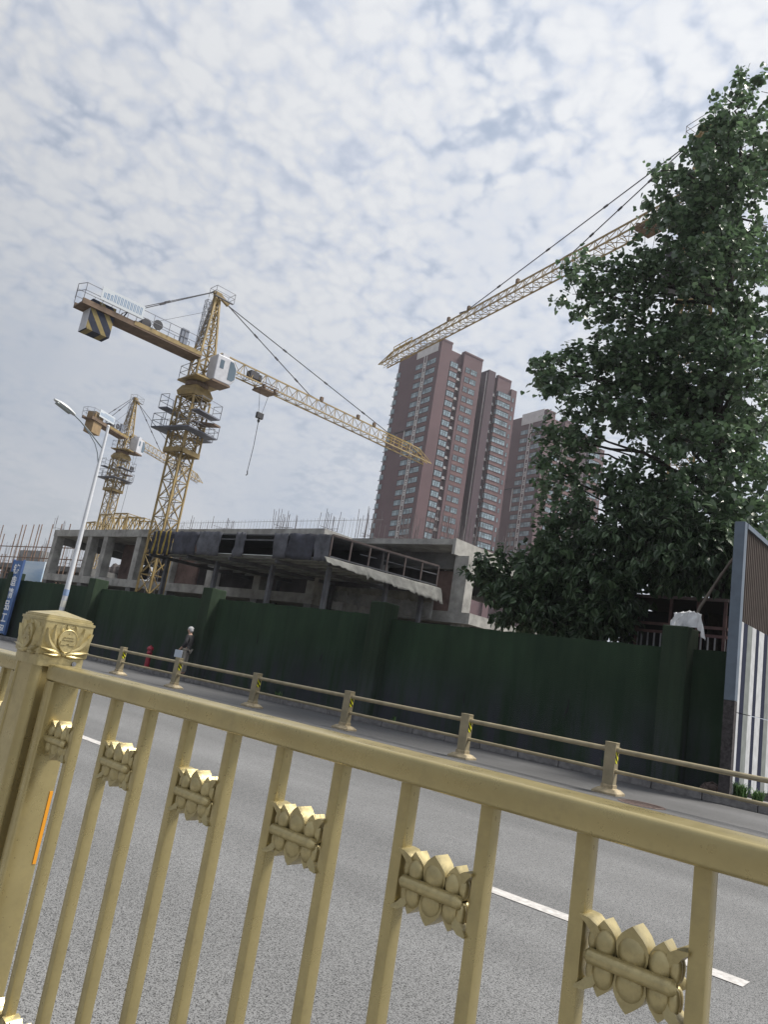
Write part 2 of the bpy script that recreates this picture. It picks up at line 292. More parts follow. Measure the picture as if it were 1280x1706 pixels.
# ---------------------------------------------------------------- mesh helpers
class MB:
    def __init__(s): s.v = []; s.f = []; s.m = []
    def add(s, verts, faces, mi=0):
        o = len(s.v); s.v += [tuple(v) for v in verts]
        for f in faces: s.f.append(tuple(i + o for i in f)); s.m.append(mi)
        return s
    def box(s, x0, x1, y0, y1, z0, z1, mi=0):
        v = [(x, y, z) for z in (z0, z1) for y in (y0, y1) for x in (x0, x1)]
        return s.add(v, [(0, 2, 3, 1), (4, 5, 7, 6), (0, 1, 5, 4), (2, 6, 7, 3), (0, 4, 6, 2), (1, 3, 7, 5)], mi)
    def bar(s, p, q, w, h=None, mi=0, up=(0, 0, 1)):
        h = h or w; p = Vector(p); q = Vector(q); d = q - p
        if d.length < 1e-6: return s
        d.normalize(); u = Vector(up)
        if abs(d.dot(u)) > 0.98: u = Vector((1, 0, 0))
        a = d.cross(u).normalized(); b = a.cross(d).normalized()
        v = []
        for c in (p, q):
            for i, j in ((-1, -1), (1, -1), (1, 1), (-1, 1)): v.append(c + a * (i * w / 2) + b * (j * h / 2))
        return s.add(v, [(0, 1, 2, 3), (7, 6, 5, 4), (0, 4, 5, 1), (1, 5, 6, 2), (2, 6, 7, 3), (3, 7, 4, 0)], mi)
    def tube(s, pts, r, n=8, mi=0, caps=True):
        pts = [Vector(p) for p in pts]; rs = r if isinstance(r, (list, tuple)) else [r] * len(pts)
        a = None; rings = []
        for i, p in enumerate(pts):
            d = (pts[min(i + 1, len(pts) - 1)] - pts[max(i - 1, 0)]).normalized()
            if a is None:
                t = Vector((0, 0, 1)) if abs(d.z) < 0.9 else Vector((1, 0, 0)); a = d.cross(t).normalized()
            else: a = (a - d * a.dot(d)).normalized()
            b = d.cross(a)
            rings.append([p + (a * math.cos(2 * math.pi * k / n) + b * math.sin(2 * math.pi * k / n)) * rs[i] for k in range(n)])
        v = [q for ring in rings for q in ring]; f = []
        for i in range(len(pts) - 1):
            for k in range(n): f.append((i * n + k, i * n + (k + 1) % n, (i + 1) * n + (k + 1) % n, (i + 1) * n + k))
        if caps: f.append(tuple(range(n))[::-1]); f.append(tuple((len(pts) - 1) * n + k for k in range(n)))
        return s.add(v, f, mi)
    def lathe(s, prof, n=16, mi=0, c=(0, 0)):
        v = []; f = []
        for r, z in prof:
            for k in range(n): v.append((c[0] + r * math.cos(2 * math.pi * k / n), c[1] + r * math.sin(2 * math.pi * k / n), z))
        for i in range(len(prof) - 1):
            for k in range(n): f.append((i * n + k, i * n + (k + 1) % n, (i + 1) * n + (k + 1) % n, (i + 1) * n + k))
        f.append(tuple(range(n))[::-1]); f.append(tuple((len(prof) - 1) * n + k for k in range(n)))
        return s.add(v, f, mi)
    def prism(s, poly, axis, a, b, mi=0):
        """extrude a 2D polygon; axis 0: (y,z), 1: (x,z), 2: (x,y)"""
        def pt(p, t): return {0: (t, p[0], p[1]), 1: (p[0], t, p[1]), 2: (p[0], p[1], t)}[axis]
        n = len(poly); v = [pt(p, a) for p in poly] + [pt(p, b) for p in poly]
        f = [tuple(range(n)), tuple(range(2 * n - 1, n - 1, -1))] + [(k, k + n, (k + 1) % n + n, (k + 1) % n) for k in range(n)]
        return s.add(v, f, mi)
    def ellip(s, c, r, n=12, m=8, mi=0):
        v = []; f = []
        for i in range(m + 1):
            t = math.pi * i / m
            for k in range(n):
                a = 2 * math.pi * k / n; v.append((c[0] + r[0] * math.sin(t) * math.cos(a), c[1] + r[1] * math.sin(t) * math.sin(a), c[2] + r[2] * math.cos(t)))
        for i in range(m):
            for k in range(n): f.append((i * n + k, (i + 1) * n + k, (i + 1) * n + (k + 1) % n, i * n + (k + 1) % n))
        return s.add(v, f, mi)
    def build(s, name, m, parent=None, bevel=0, smooth=False, fix=True):
        me = bpy.data.meshes.new(name); me.from_pydata(s.v, [], s.f)
        ms = m if isinstance(m, (list, tuple)) else [m]
        for x in ms: me.materials.append(x)
        if len(ms) > 1: me.polygons.foreach_set('material_index', s.m)
        if fix:
            bm = bmesh.new(); bm.from_mesh(me); bmesh.ops.recalc_face_normals(bm, faces=bm.faces)
            bm.to_mesh(me); bm.free()
        if smooth:
            me.polygons.foreach_set('use_smooth', [True] * len(me.polygons)); me.set_sharp_from_angle(angle=R(38))
        o = bpy.data.objects.new(name, me); COL.objects.link(o)
        if parent: o.parent = parent
        if bevel:
            b = o.modifiers.new('bevel', 'BEVEL'); b.width = bevel; b.segments = 2; b.limit_method = 'ANGLE'
        return o

def tag(o, label=None, cat=None, group=None, kind=None):
    if label: o['label'] = label
    if cat: o['category'] = cat
    if group: o['group'] = group
    if kind: o['kind'] = kind
    return o
def thing(name, loc, rz, label, cat, group=None):
    o = bpy.data.objects.new(name, None); COL.objects.link(o); o.empty_display_size = 0.3
    o.location = loc; o.rotation_euler = (0, 0, rz)
    return tag(o, label, cat, group)
def kids(o): return [c for c in bpy.data.objects if c.parent == o]
def copy_tree(o, parent=None):
    c = o.copy(); COL.objects.link(c)
    if parent: c.parent = parent
    for ch in kids(o): copy_tree(ch, c)
    return c
def struct(name, mb, m, bevel=0):
    o = mb.build(name, m, bevel=bevel); o['kind'] = 'structure'; return o

# ---------------------------------------------------------------- ground, road, kerb
struct('ground', MB().add([(-600, -300, -0.03), (300, -300, -0.03), (300, 600, -0.03), (-600, 600, -0.03)], [(0, 1, 2, 3)]), EARTH)
struct('road', MB().add([(-220, 0.2, 0), (80, 0.2, 0), (80, 11.72, 0), (-220, 11.72, 0)], [(0, 1, 2, 3)]), ROAD)
struct('side_lane', MB().add([(-220, 11.76, 0.002), (80, 11.76, 0.002), (80, 15.35, 0.002), (-220, 15.35, 0.002)], [(0, 1, 2, 3)]), LANE)
struct('road_joint', MB().add([(-220, 11.72, -0.008), (80, 11.72, -0.008), (80, 11.76, -0.008), (-220, 11.76, -0.008)], [(0, 1, 2, 3)]), mat('joint_tar', (0.03, 0.03, 0.033), 0.6))
struct('footpath', MB().box(-220, 80, -4, 0.2, -0.02, 0.02), PAVE)
k = MB()
x = -160.0
while x < 40:
    w = 0.98 + random.uniform(-.03, .03); dz = random.uniform(-.012, .012); dy = random.uniform(-.012, .012)
    k.box(x, x + w, 15.35 + dy, 15.52, 0, 0.165 + dz); x += w + 0.015
struct('kerb', k, KERB, bevel=0.012)
struct('pavement', MB().box(-200, 60, 15.525, 16.35, -0.02, 0.15), PAVE)
for i, (a, b) in enumerate([(-16.0, -8.08), (-3.15, -1.22), (4.5, 6.5), (-24, -21.6)]):
    o = struct('lane_marking', MB().add([(a, 4.77, 0.004), (b, 4.77, 0.004), (b, 4.91, 0.004), (a, 4.91, 0.004)], [(0, 1, 2, 3)]), WHITEP)
struct('edge_line', MB().add([(-220, 11.55, 0.004), (80, 11.55, 0.004), (80, 11.63, 0.004), (-220, 11.63, 0.004)], [(0, 1, 2, 3)]), WHITEP)
mh = MB(); mh.lathe([(0.36, 0.004), (0.36, 0.009), (0.33, 0.011), (0.0, 0.011)], 32)
for i in range(-6, 7):
    for j in range(-6, 7):
        if i * i + j * j < 36: mh.box(i * .05 - .017, i * .05 + .017, j * .05 - .017, j * .05 + .017, 0.011, 0.015)
o = mh.build('manhole_cover', MANH); o.location = (-4.7, 12.18, 0); tag(o, 'round rusty manhole cover set in the side lane beside the gold rail post', 'manhole cover')

# ---------------------------------------------------------------- near golden guardrail
def ogee(cx, w, h, lean=0.0, base=0.6, sgn=1):
    """pointed lotus petal outline in (x,z), base at z=0"""
    P = []
    prof = [(0.0, base), (0.25, 0.93), (0.45, 1.0), (0.62, 0.90), (0.78, 0.62), (0.90, 0.30), (1.0, 0.0)]
    for t, k_ in prof: P.append((cx + lean * t * t + w * k_, sgn * h * t))
    for t, k_ in prof[-2::-1]: P.append((cx + lean * t * t - w * k_, sgn * h * t))
    return P if sgn > 0 else P[::-1]
def horn(side, sgn, h=0.034):
    pts_o = [(0.037, 0.0), (0.040, 0.010), (0.044, 0.020), (0.050, 0.028), (0.0565, 0.0335)]
    pts_i = [(0.0565, 0.0365), (0.046, 0.0355), (0.037, 0.030), (0.032, 0.020), (0.0305, 0.008), (0.031, 0.0)]
    P = [(side * a, sgn * b * h / 0.034) for a, b in pts_o + pts_i]
    return P
def ring_plate(mb, poly, yf, yb, flare, tipz):
    """ogee plate whose tip end flares to the front and the back"""
    n = len(poly); v = []
    for p in poly:
        t = min(1.0, abs(p[1]) / tipz); v.append((p[0], yf - flare * t * t, p[1]))
    for p in poly:
        t = min(1.0, abs(p[1]) / tipz); v.append((p[0], yb + flare * t * t, p[1]))
    f = [tuple(range(n)), tuple(range(2 * n - 1, n - 1, -1))] + [(k, k + n, (k + 1) % n + n, (k + 1) % n) for k in range(n)]
    mb.add(v, f)
def lotus_mesh():
    m = MB()
    for sgn, hs in ((1, 1.0), (-1, 0.95)):
        for cx, w, h, lean in ((0, 0.0172, 0.0415, 0), (-0.0282, 0.0128, 0.0375, -0.003), (0.0282, 0.0128, 0.0375, 0.003)):
            ring_plate(m, ogee(cx, w, h * hs, lean, 0.75, sgn), -0.006 - (0.002 if cx == 0 else 0), 0.006 + (0.002 if cx == 0 else 0), 0.006, 0.036)
            for sy in (-1, 1):
                m.ellip((cx + lean * 0.15, sy * 0.0065, sgn * h * hs * 0.39), (w * 0.90, 0.0095, h * 0.41), 18, 12)
        for side in (-1, 1):
            ring_plate(m, horn(side, sgn, 0.034 * hs), -0.007, 0.007, 0.009, 0.036)
            for sy in (-1, 1): m.ellip((side * 0.0425, sy * 0.004, sgn * 0.0145), (0.0062, 0.0080, 0.014), 12, 8)
    return m
def lotus_rod():
    m = MB(); m.tube([(-0.046, -0.012, 0), (-0.043, -0.0135, 0), (0.043, -0.0135, 0), (0.046, -0.012, 0)], [0.0050, 0.0078, 0.0078, 0.0050], 14)
    m.tube([(-0.046, 0.012, 0), (-0.043, 0.0135, 0), (0.043, 0.0135, 0), (0.046, 0.012, 0)], [0.0050, 0.0078, 0.0078, 0.0050], 14)
    return m
def rr(cx, cy, hx, hy, r, n=4):
    P = []
    for sx, sy, a0 in ((1, 1, 0), (-1, 1, 90), (-1, -1, 180), (1, -1, 270)):
        for k in range(n + 1):
            a = R(a0 + 90 * k / n); P.append((cx + sx * (hx - r) + r * math.cos(a), cy + sy * (hy - r) + r * math.sin(a)))
    return P
PITCH = 0.126
def rail_panel(name, x_end, n_bars, first_x, label, direction):
    """panel whose stile stands at x_end (next to the post); bars run in the given direction"""
    t = thing(name, (x_end, 0.833, 0), 0, label, 'guardrail panel', 'gold guardrail panels')
    L = PITCH * n_bars + 0.13
    s = direction
    # rails: rounded rectangular tubes
    for nm, z0, z1 in (('top_rail', 1.170, 1.205), ('bottom_rail', 0.20, 0.24)):
        m = MB(); m.prism(rr(0, (z0 + z1) / 2, 0.0335, (z1 - z0) / 2, 0.0065, 4), 0, 0, s * L); m.build(nm, GOLD, t, smooth=True)
    for xs in (0, s * (L - 0.03)):
        m = MB(); m.prism(rr(xs + s * 0.016, 0, 0.016, 0.0335, 0.006, 3), 2, 0.24, 1.170); m.build('stile', GOLD, t, smooth=True)
    b = MB(); b.prism(rr(0, 0, 0.0090, 0.0108, 0.0022, 2), 2, 0.24, 1.170)
    lm = None; base = None
    for i in range(n_bars):
        if base is None: o = base = b.build('baluster', GOLD, t, smooth=True)
        else: o = base.copy(); COL.objects.link(o)
        o.location = (first_x + s * PITCH * i - x_end, 0, 0)
    lot = None
    gaps = [(first_x - s * 0.058, 1.053)] + [(first_x + s * PITCH * (i + 0.5), 1.053) for i in range(1, n_bars - 1, 2)]
    gaps += [(first_x - s * 0.058, 0.515)] + [(first_x + s * PITCH * (i + 0.5), 0.515) for i in range(0, n_bars - 1, 2)]
    for gx, gz in gaps:
        if lot is None:
            lot = lotus_mesh().build('lotus_ornament', GOLD2, t, smooth=True); rod = lotus_rod().build('cross_rod', GOLD2, lot, smooth=True); o = lot
        else: o = copy_tree(lot)
        o.location = (gx - x_end, 0, gz)
    return t
rail_panel('gold_railing', -1.637, 22, -1.512, 'close gold railing panel with lotus ornaments, right of the capped post', 1)
rail_panel('gold_railing', -1.785, 10, -1.915, 'gold railing panel partly cut off on the left side of the capped post', -1)

def petal(mb, pts, w, bulge, frame):
    """tapered raised petal along a 2D path on a face; frame maps (a,b,h)->xyz"""
    n = len(pts); rows = []
    for i, p in enumerate(pts):
        t = i / (n - 1); q0 = pts[max(0, i - 1)]; q1 = pts[min(n - 1, i + 1)]
        d = Vector((q1[0] - q0[0], q1[1] - q0[1])).normalized(); nx, ny = -d.y, d.x
        ww = w * (math.sin(math.pi * (0.12 + 0.88 * t) ** 0.8) ** 0.8 if t < 1 else 0.0) + 0.0006
        row = []
        for s_ in (-1, -0.5, 0, 0.5, 1):
            h = bulge * (1 - s_ * s_) * (0.5 + 0.5 * math.sin(math.pi * min(1, t * 1.1))) + bulge * 0.8 * t * t * (1 - abs(s_)) - 0.0005
            row.append(frame(p[0] + nx * ww * s_, p[1] + ny * ww * s_, h))
        rows.append(row)
    v = [x_ for r_ in rows for x_ in r_]; f = []
    for i in range(n - 1):
        for k_ in range(4): f.append((i * 5 + k_, i * 5 + k_ + 1, (i + 1) * 5 + k_ + 1, (i + 1) * 5 + k_))
    mb.add(v, f)
def bez(p0, p1, p2, n=9):
    return [((1 - t) ** 2 * p0[0] + 2 * t * (1 - t) * p1[0] + t * t * p2[0], (1 - t) ** 2 * p0[1] + 2 * t * (1 - t) * p1[1] + t * t * p2[1]) for t in [i / (n - 1) for i in range(n)]]
def gold_post():
    t = thing('guardrail_post', (-1.711, 0.833, 0), 0, 'square gold post with a carved lotus cap at the left edge of the railing', 'railing post')
    m = MB()                                                   # shaft with rounded, fluted corners
    P = []
    hx = 0.054
    for sx, sy, a0 in ((1, 1, 0), (-1, 1, 90), (-1, -1, 180), (1, -1, 270)):
        c = []
        for k_ in range(7):
            a = R(a0 + 90 * k_ / 6); c.append((sx * (hx - 0.017) + 0.017 * math.cos(a), sy * (hx - 0.017) + 0.017 * math.sin(a)))
        ex = {0: ((sx * hx - .003, sy * (hx - .020)), (sx * (hx - .020), sy * hx - .003)), 90: ((sx * (hx - .020), sy * hx - .003), (sx * hx + .003, sy * (hx - .020))),
              180: ((sx * hx + .003, sy * (hx - .020)), (sx * (hx - .020), sy * hx + .003)), 270: ((sx * (hx - .020), sy * hx + .003), (sx * hx - .003, sy * (hx - .020)))}[a0]
        P += [ex[0]] + c + [ex[1]]
    m.prism(P, 2, 0.02, 1.198); m.build('shaft', GOLD, t, smooth=True)
    m = MB(); m.prism(rr(0, 0, 0.058, 0.054, 0.006), 2, 1.198, 1.222)   # neck
    m.build('neck', GOLD2, t, smooth=True)
    c = MB()
    def lev(h, z, r): return [(x_, y_, z) for x_, y_ in rr(0, 0, h, h * 0.97, r, 3)]
    rings = [lev(.0575, 1.222, .004), lev(.0600, 1.226, .004), lev(.0600, 1.296, .004), lev(.0620, 1.2965, .004), lev(.0620, 1.302, .004), lev(.0575, 1.3025, .004), lev(.0575, 1.307, .004), lev(.0545, 1.3075, .004), lev(.0545, 1.310, .004), lev(.006, 1.323, .002)]
    n = len(rings[0]); v = [q for r_ in rings for q in r_]; f = []
    for i in range(len(rings) - 1):
        for k_ in range(n): f.append((i * n + k_, i * n + (k_ + 1) % n, (i + 1) * n + (k_ + 1) % n, (i + 1) * n + k_))
    f.append(tuple(range(n))[::-1]); f.append(tuple((len(rings) - 1) * n + k_ for k_ in range(n)))
    c.add(v, f); cap = c.build('cap', GOLD2, t, smooth=True)
    cz = 1.259
    for fi in range(4):
        a = fi * math.pi / 2; ca, sa = math.cos(a), math.sin(a)
        off = 0.060 if fi % 2 == 0 else 0.0582
        def frame(u, w, h, ca=ca, sa=sa, off=off): # face +X rotated by a
            x_, y_ = off + h, u
            return (x_ * ca - y_ * sa, x_ * sa + y_ * ca, cz + w)
        m = MB()
        for sgn in (-1, 1):
            petal(m, bez((sgn * .012, -.026), (sgn * .046, -.018), (sgn * .051, .022)), .0085, .006, frame)
            petal(m, bez((sgn * .020, -.018), (sgn * .036, .000), (sgn * .034, .031)), .0085, .005, frame)
            petal(m, bez((sgn * .006, -.031), (sgn * .030, -.026), (sgn * .056, -.022)), .0065, .006, frame)
            petal(m, bez((sgn * .006, -.034), (sgn * .024, -.036), (sgn * .047, -.034)), .0050, .005, frame)
            petal(m, bez((sgn * .016, .016), (sgn * .020, .028), (sgn * .012, .034)), .0045, .003, frame)
            petal(m, bez((0.0, .024), (sgn * .008, .028), (sgn * .007, .035)), .0035, .003, frame)
        petal(m, bez((0, -.024), (0.0, -.030), (0, -.037)), .008, .006, frame)
        m.build('carved_petals', GOLD2, cap, smooth=True)
        m = MB()                                               # teardrop medallion with a gate pavilion in relief
        out = [(.0225 * math.cos(R(q)) * (1.0 if math.sin(R(q)) > -0.2 else 1.0 - 0.28 * (-math.sin(R(q)) - .2)), .0250 * math.sin(R(q)) * (1 if math.sin(R(q)) > 0 else 1.12)) for q in range(0, 360, 10)]
        nn = len(out)
        v = [frame(p[0], p[1], 0.0) for p in out] + [frame(p[0], p[1], 0.0062) for p in out] + [frame(p[0] * .94, p[1] * .94, 0.0070) for p in out] + [frame(p[0] * .90, p[1] * .90, 0.0058) for p in out]
        f = [tuple(3 * nn + k_ for k_ in range(nn))]
        for r_ in range(3):
            for k_ in range(nn): f.append((r_ * nn + k_, r_ * nn + (k_ + 1) % nn, (r_ + 1) * nn + (k_ + 1) % nn, (r_ + 1) * nn + k_))
        m.add(v, f)
        def plate(poly, h=0.0078):
            q = len(poly); vv = [frame(p[0], p[1], 0.0055) for p in poly] + [frame(p[0], p[1], h) for p in poly]
            m.add(vv, [tuple(range(q, 2 * q))] + [(k_, (k_ + 1) % q, (k_ + 1) % q + q, k_ + q) for k_ in range(q)])
        plate([(-.017, -.010), (-.004, -.010), (-.0025, -.007), (.0025, -.007), (.004, -.010), (.017, -.010), (.0165, -.002), (-.0165, -.002)])
        plate([(-.009, -.0015), (.009, -.0015), (.009, .0015), (-.009, .0015)], .0072)
        plate([(-.0135, .0015), (.0135, .0015), (.011, .0040), (-.011, .0040)], .0085)
        plate([(-.008, .0042), (.008, .0042), (.008, .0068), (-.008, .0068)], .0072)
        plate([(-.0120, .0068), (.0120, .0068), (.0080, .0100), (-.0080, .0100)], .0085)
        plate([(-.006, .0100), (.006, .0100), (.0020, .0130), (-.0020, .0130)], .0078)
        plate([(-.001, .013), (.001, .013), (.0006, .0175), (-.0006, .0175)], .0074)
        m.build('emblem_medallion', GOLD2, cap, smooth=False)
    m = MB(); m.tube([(0.0585, 0.030, 1.210), (0.0610, 0.030, 1.210)], 0.0052, 14); m.tube([(0.060, 0.030, 1.210), (0.0618, 0.030, 1.210)], 0.0024, 6)
    m.build('screw', STEEL, t, smooth=True)
    m = MB(); m.box(-0.085, 0.085, -0.085, 0.085, 0.0, 0.02); m.build('base_plate', GOLD, t)
    return t
gold_post()
o = MB().box(-0.0008, 0.0012, -0.0035, 0.0035, -0.072, 0.075).build('reflective_strip', ORANGE); o.location = (-1.5725, 0.848, 0.865)
for p in bpy.data.objects:
    if p.name == 'gold_railing': o.parent = p; o.location = (0.0322, 0.026, 0.868)

# ---------------------------------------------------------------- far guardrail
PX = [(-5.42, 'the manhole cover'), (-8.38, ''), (-11.55, ''), (-14.75, ''), (-18.20, ''), (-21.20, ''), (-24.35, ''), (-27.5, ''), (-2.3, '')]
YF = 12.55
desc = ['gold post of the far rail standing just left of the manhole cover',
        'far rail post second from the right, in front of the long green wall panel',
        'far rail post in front of the green wall pillar, third from the right',
        'far rail post fourth from the right, right of the old man',
        'far rail post directly in front of the old man with grey hair',
        'far rail post standing in front of the red hydrant',
        'far rail post mostly hidden behind the carved cap at far left',
        'far rail post beyond the carved cap under the blue banner',
        'far rail post at the right edge beyond the weeds']
def far_post():
    t = thing('rail_post', (0, YF, 0), 0, desc[0], 'rail post', 'short gold posts of the far rail')
    m = MB(); m.prism(rr(0, 0, 0.095, 0.075, 0.004), 2, 0.03, 0.81); m.prism(rr(0, 0, 0.10, 0.08, 0.02), 2, 0.81, 0.835); m.build('post_shaft', GOLDF, t, bevel=0.006)
    m = MB(); lv = [(.21, .19, 0.002), (.21, .19, .035), (.15, .125, .085), (.105, .085, .10), (.105, .085, .15), (.096, .076, .155)]
    v = []; f = []
    for hx, hy, z in lv: v += [(-hx, -hy, z), (hx, -hy, z), (hx, hy, z), (-hx, hy, z)]
    for i in range(len(lv) - 1):
        for k_ in range(4): f.append((i * 4 + k_, i * 4 + (k_ + 1) % 4, (i + 1) * 4 + (k_ + 1) % 4, (i + 1) * 4 + k_))
    f += [(3, 2, 1, 0)]; m.add(v, f)
    for sx in (-.17, .17):
        for sy in (-.15, .15): m.lathe([(.014, .035), (.014, .055), (.0, .058)], 8, c=(sx, sy))
    m.build('foot', BASEF, t)
    o = MB().box(0.0952, 0.0985, -0.05, 0.05, 0.50, 0.70).build('hazard_sticker', HAZ, t)
    return t
fp = far_post()
for i, (x, _) in enumerate(PX):
    o = fp if i == 0 else copy_tree(fp)
    o.location.x = x; o['label'] = desc[i]
xs = sorted(p[0] for p in PX)
xs = [-34.0, -30.75] + xs + [0.9]
order = ['at far left beyond the capped post', 'hidden behind the blue banner end', 'running behind the carved cap', 'between the cap and the hydrant post', 'in front of the red hydrant', 'in front of the old man', 'left of the wall pillar, past the old man',
         'in front of the middle wall pillar', 'in front of the long plain turf panel', 'left of the manhole post', 'scratched, passing in front of the striped board', 'at the right edge of the view']
spans = list(zip(xs[:-1], xs[1:]))
sd = {(-5.42, -2.3): 'far rail span with a dark scrape, passing in front of the striped board', (-8.38, -5.42): 'far rail span ending at the post beside the manhole cover',
      (-11.55, -8.38): 'far rail span in front of the long plain turf panel', (-14.75, -11.55): 'far rail span just left of the third post from the right',
      (-18.20, -14.75): 'far rail span starting at the post before the old man', (-21.20, -18.20): 'far rail span between the hydrant post and the old man',
      (-24.35, -21.20): 'far rail span between the carved cap and the hydrant post', (-27.5, -24.35): 'far rail span passing behind the carved cap',
      (-2.3, 0.9): 'far rail span past the right edge of the view'}
for a, b in spans:
    if (a, b) not in sd: continue
    t = thing('rail_span', ((a + b) / 2, YF, 0), 0, sd[(a, b)], 'guard rail', 'double tube spans of the far rail')
    h = (b - a) / 2 - 0.095
    for nm, z, r in (('upper_tube', 0.715, 0.042), ('lower_tube', 0.375, 0.030)):
        m = MB(); m.tube([(-h, 0, z), (h, 0, z)], r, 14); m.build(nm, GOLDF, t, smooth=True)
    m = MB()
    for sx in (-1, 1): m.tube([(sx * h, 0, 0.715), (sx * (h - .05), 0, 0.715)], 0.05, 14); m.tube([(sx * h, 0, 0.375), (sx * (h - .04), 0, 0.375)], 0.036, 14)
    m.build('tube_socket', GOLDF, t, smooth=True)
    if (a, b) == (-5.42, -2.3):
        m = MB()
        pts = [(-0.95 + 1.7 * i / 24, -0.026 - 0.006 * math.sin(i), 0.7465 + 0.003 * math.sin(i * 1.7) - 0.0007 * i) for i in range(25)]
        v = []; f = []
        for i, p in enumerate(pts):
            wv = 0.016 * (0.4 + 0.6 * abs(math.sin(i * 0.9))) * (1 if 0 < i < 24 else .1)
            v += [(p[0], -0.0355, p[2] - .022), (p[0], -0.0415, p[2] - .022 - wv)]
        for i in range(24): f.append((2 * i, 2 * i + 2, 2 * i + 3, 2 * i + 1))
        m.add(v, f); m.build('scrape', BLACKM, t)

# ---------------------------------------------------------------- green turf wall
t = thing('hoarding_wall', (0, 0, 0), 0, 'long dark green hoarding wall clad in artificial turf with square pillars', 'wall')
PIL = [-38.8, -30.55, -22.3, -14.25, -5.95]
segs = [(-60, -38.8, 2.93), (-38.25, -30.55, 2.93), (-30.0, -22.3, 2.91), (-21.75, -14.25, 2.95), (-13.7, -5.95, 2.84), (-5.4, -4.5, 2.87)]
def wavy_slab(x0, x1, y0, y1, z0, z1):
    m = MB(); nx = max(2, int((x1 - x0) / 0.21)); nz = 12; v = []; f = []
    for i in range(nx + 1):
        for j in range(nz + 1):
            xx = x0 + (x1 - x0) * i / nx; zz = z0 + (z1 - z0) * j / nz
            d = (.025 if i % 11 == 6 else 0)
            top = random.uniform(-.014, .014) if j == nz else 0
            v.append((xx, y0 + (d if 0 < i < nx else 0), zz + top))
    for i in range(nx):
        for j in range(nz): a_ = i * (nz + 1) + j; f.append((a_, a_ + nz + 1, a_ + nz + 2, a_ + 1))
    b0 = len(v)
    for i in range(nx + 1):
        vv = v[i * (nz + 1) + nz]; v.append((vv[0], y1, vv[2]))
    for i in range(nx): f.append((i * (nz + 1) + nz, (i + 1) * (nz + 1) + nz, b0 + i + 1, b0 + i))
    m.add(v, f); m.box(x0, x1, y0 + 0.06, y1 - 0.002, z0, z1 - 0.03); return m
for a, b, z in segs: wavy_slab(a, b, 16.10, 16.34, 0.15, z).build('turf_panel', TURF, t, fix=True)
for x, z, l in ((-16.2, 1.25, .42), (-19.3, 1.5, .55), (-17.4, 1.7, .3), (-8.1, 1.0, .5), (-10.9, .85, .4), (-25.5, 1.2, .45)):   # torn slits in the turf
    m = MB(); pts = []
    for i in range(9):
        u = i / 8; w_ = .022 * math.sin(math.pi * u) * random.uniform(.5, 1.3); cx_ = x + .03 * math.sin(u * 5 + x); pts += [(cx_ - w_, 16.088, z + l * u), (cx_ + w_ + .002, 16.080, z + l * u)]
    m.add(pts, [(2 * i, 2 * i + 1, 2 * i + 3, 2 * i + 2) for i in range(8)]); m.build('torn_slit', DARKIN, t, fix=False)
for x in PIL:
    m = MB(); m.box(x, x + 0.55, 15.72, 16.36, 0.15, 3.28)
    o = m.build('pillar', TURFP, t, bevel=0.03)

# ---------------------------------------------------------------- red hydrant
t = thing('hydrant', (-24.75, 15.72, 0.15), 0, 'red fire hydrant standing at the foot of the green wall', 'hydrant')
m = MB(); m.lathe([(.13, 0), (.13, .03), (.095, .05), (.088, .50), (.105, .52), (.105, .56), (.09, .58), (.085, .64)], 16); m.build('barrel', RED, t, smooth=True)
m = MB(); m.lathe([(.11, .64), (.125, .66), (.12, .72), (.08, .77), (.03, .79), (.03, .82)], 16); m.build('bonnet', RED, t, smooth=True)
for s in (-1, 1):
    m = MB(); m.tube([(s * .08, 0, .42), (s * .15, 0, .42), (s * .15, 0, .42), (s * .17, 0, .42)], [.05, .05, .062, .062], 12); m.build('outlet', RED, t, smooth=True)

# ---------------------------------------------------------------- the old man
def skin_obj(name, joints, edges, m, parent, sub=2, root=0):
    me = bpy.data.meshes.new(name); me.from_pydata([j[0] for j in joints], edges, [])
    o = bpy.data.objects.new(name, me); COL.objects.link(o)
    md = o.modifiers.new('skin', 'SKIN'); md.use_smooth_shade = True
    for i, j in enumerate(joints):
        sv = me.skin_vertices[0].data[i]; r = j[1]; sv.radius = r if isinstance(r, tuple) else (r, r); sv.use_root = (i == root)
    sb = o.modifiers.new('sub', 'SUBSURF'); sb.levels = sub; sb.render_levels = sub
    dg = bpy.context.evaluated_depsgraph_get(); dg.update()
    me2 = bpy.data.meshes.new_from_object(o.evaluated_get(dg)); bpy.data.objects.remove(o)
    o = bpy.data.objects.new(name, me2); COL.objects.link(o); me2.materials.clear(); me2.materials.append(m)
    me2.polygons.foreach_set('use_smooth', [True] * len(me2.polygons))
    o.parent = parent; return o
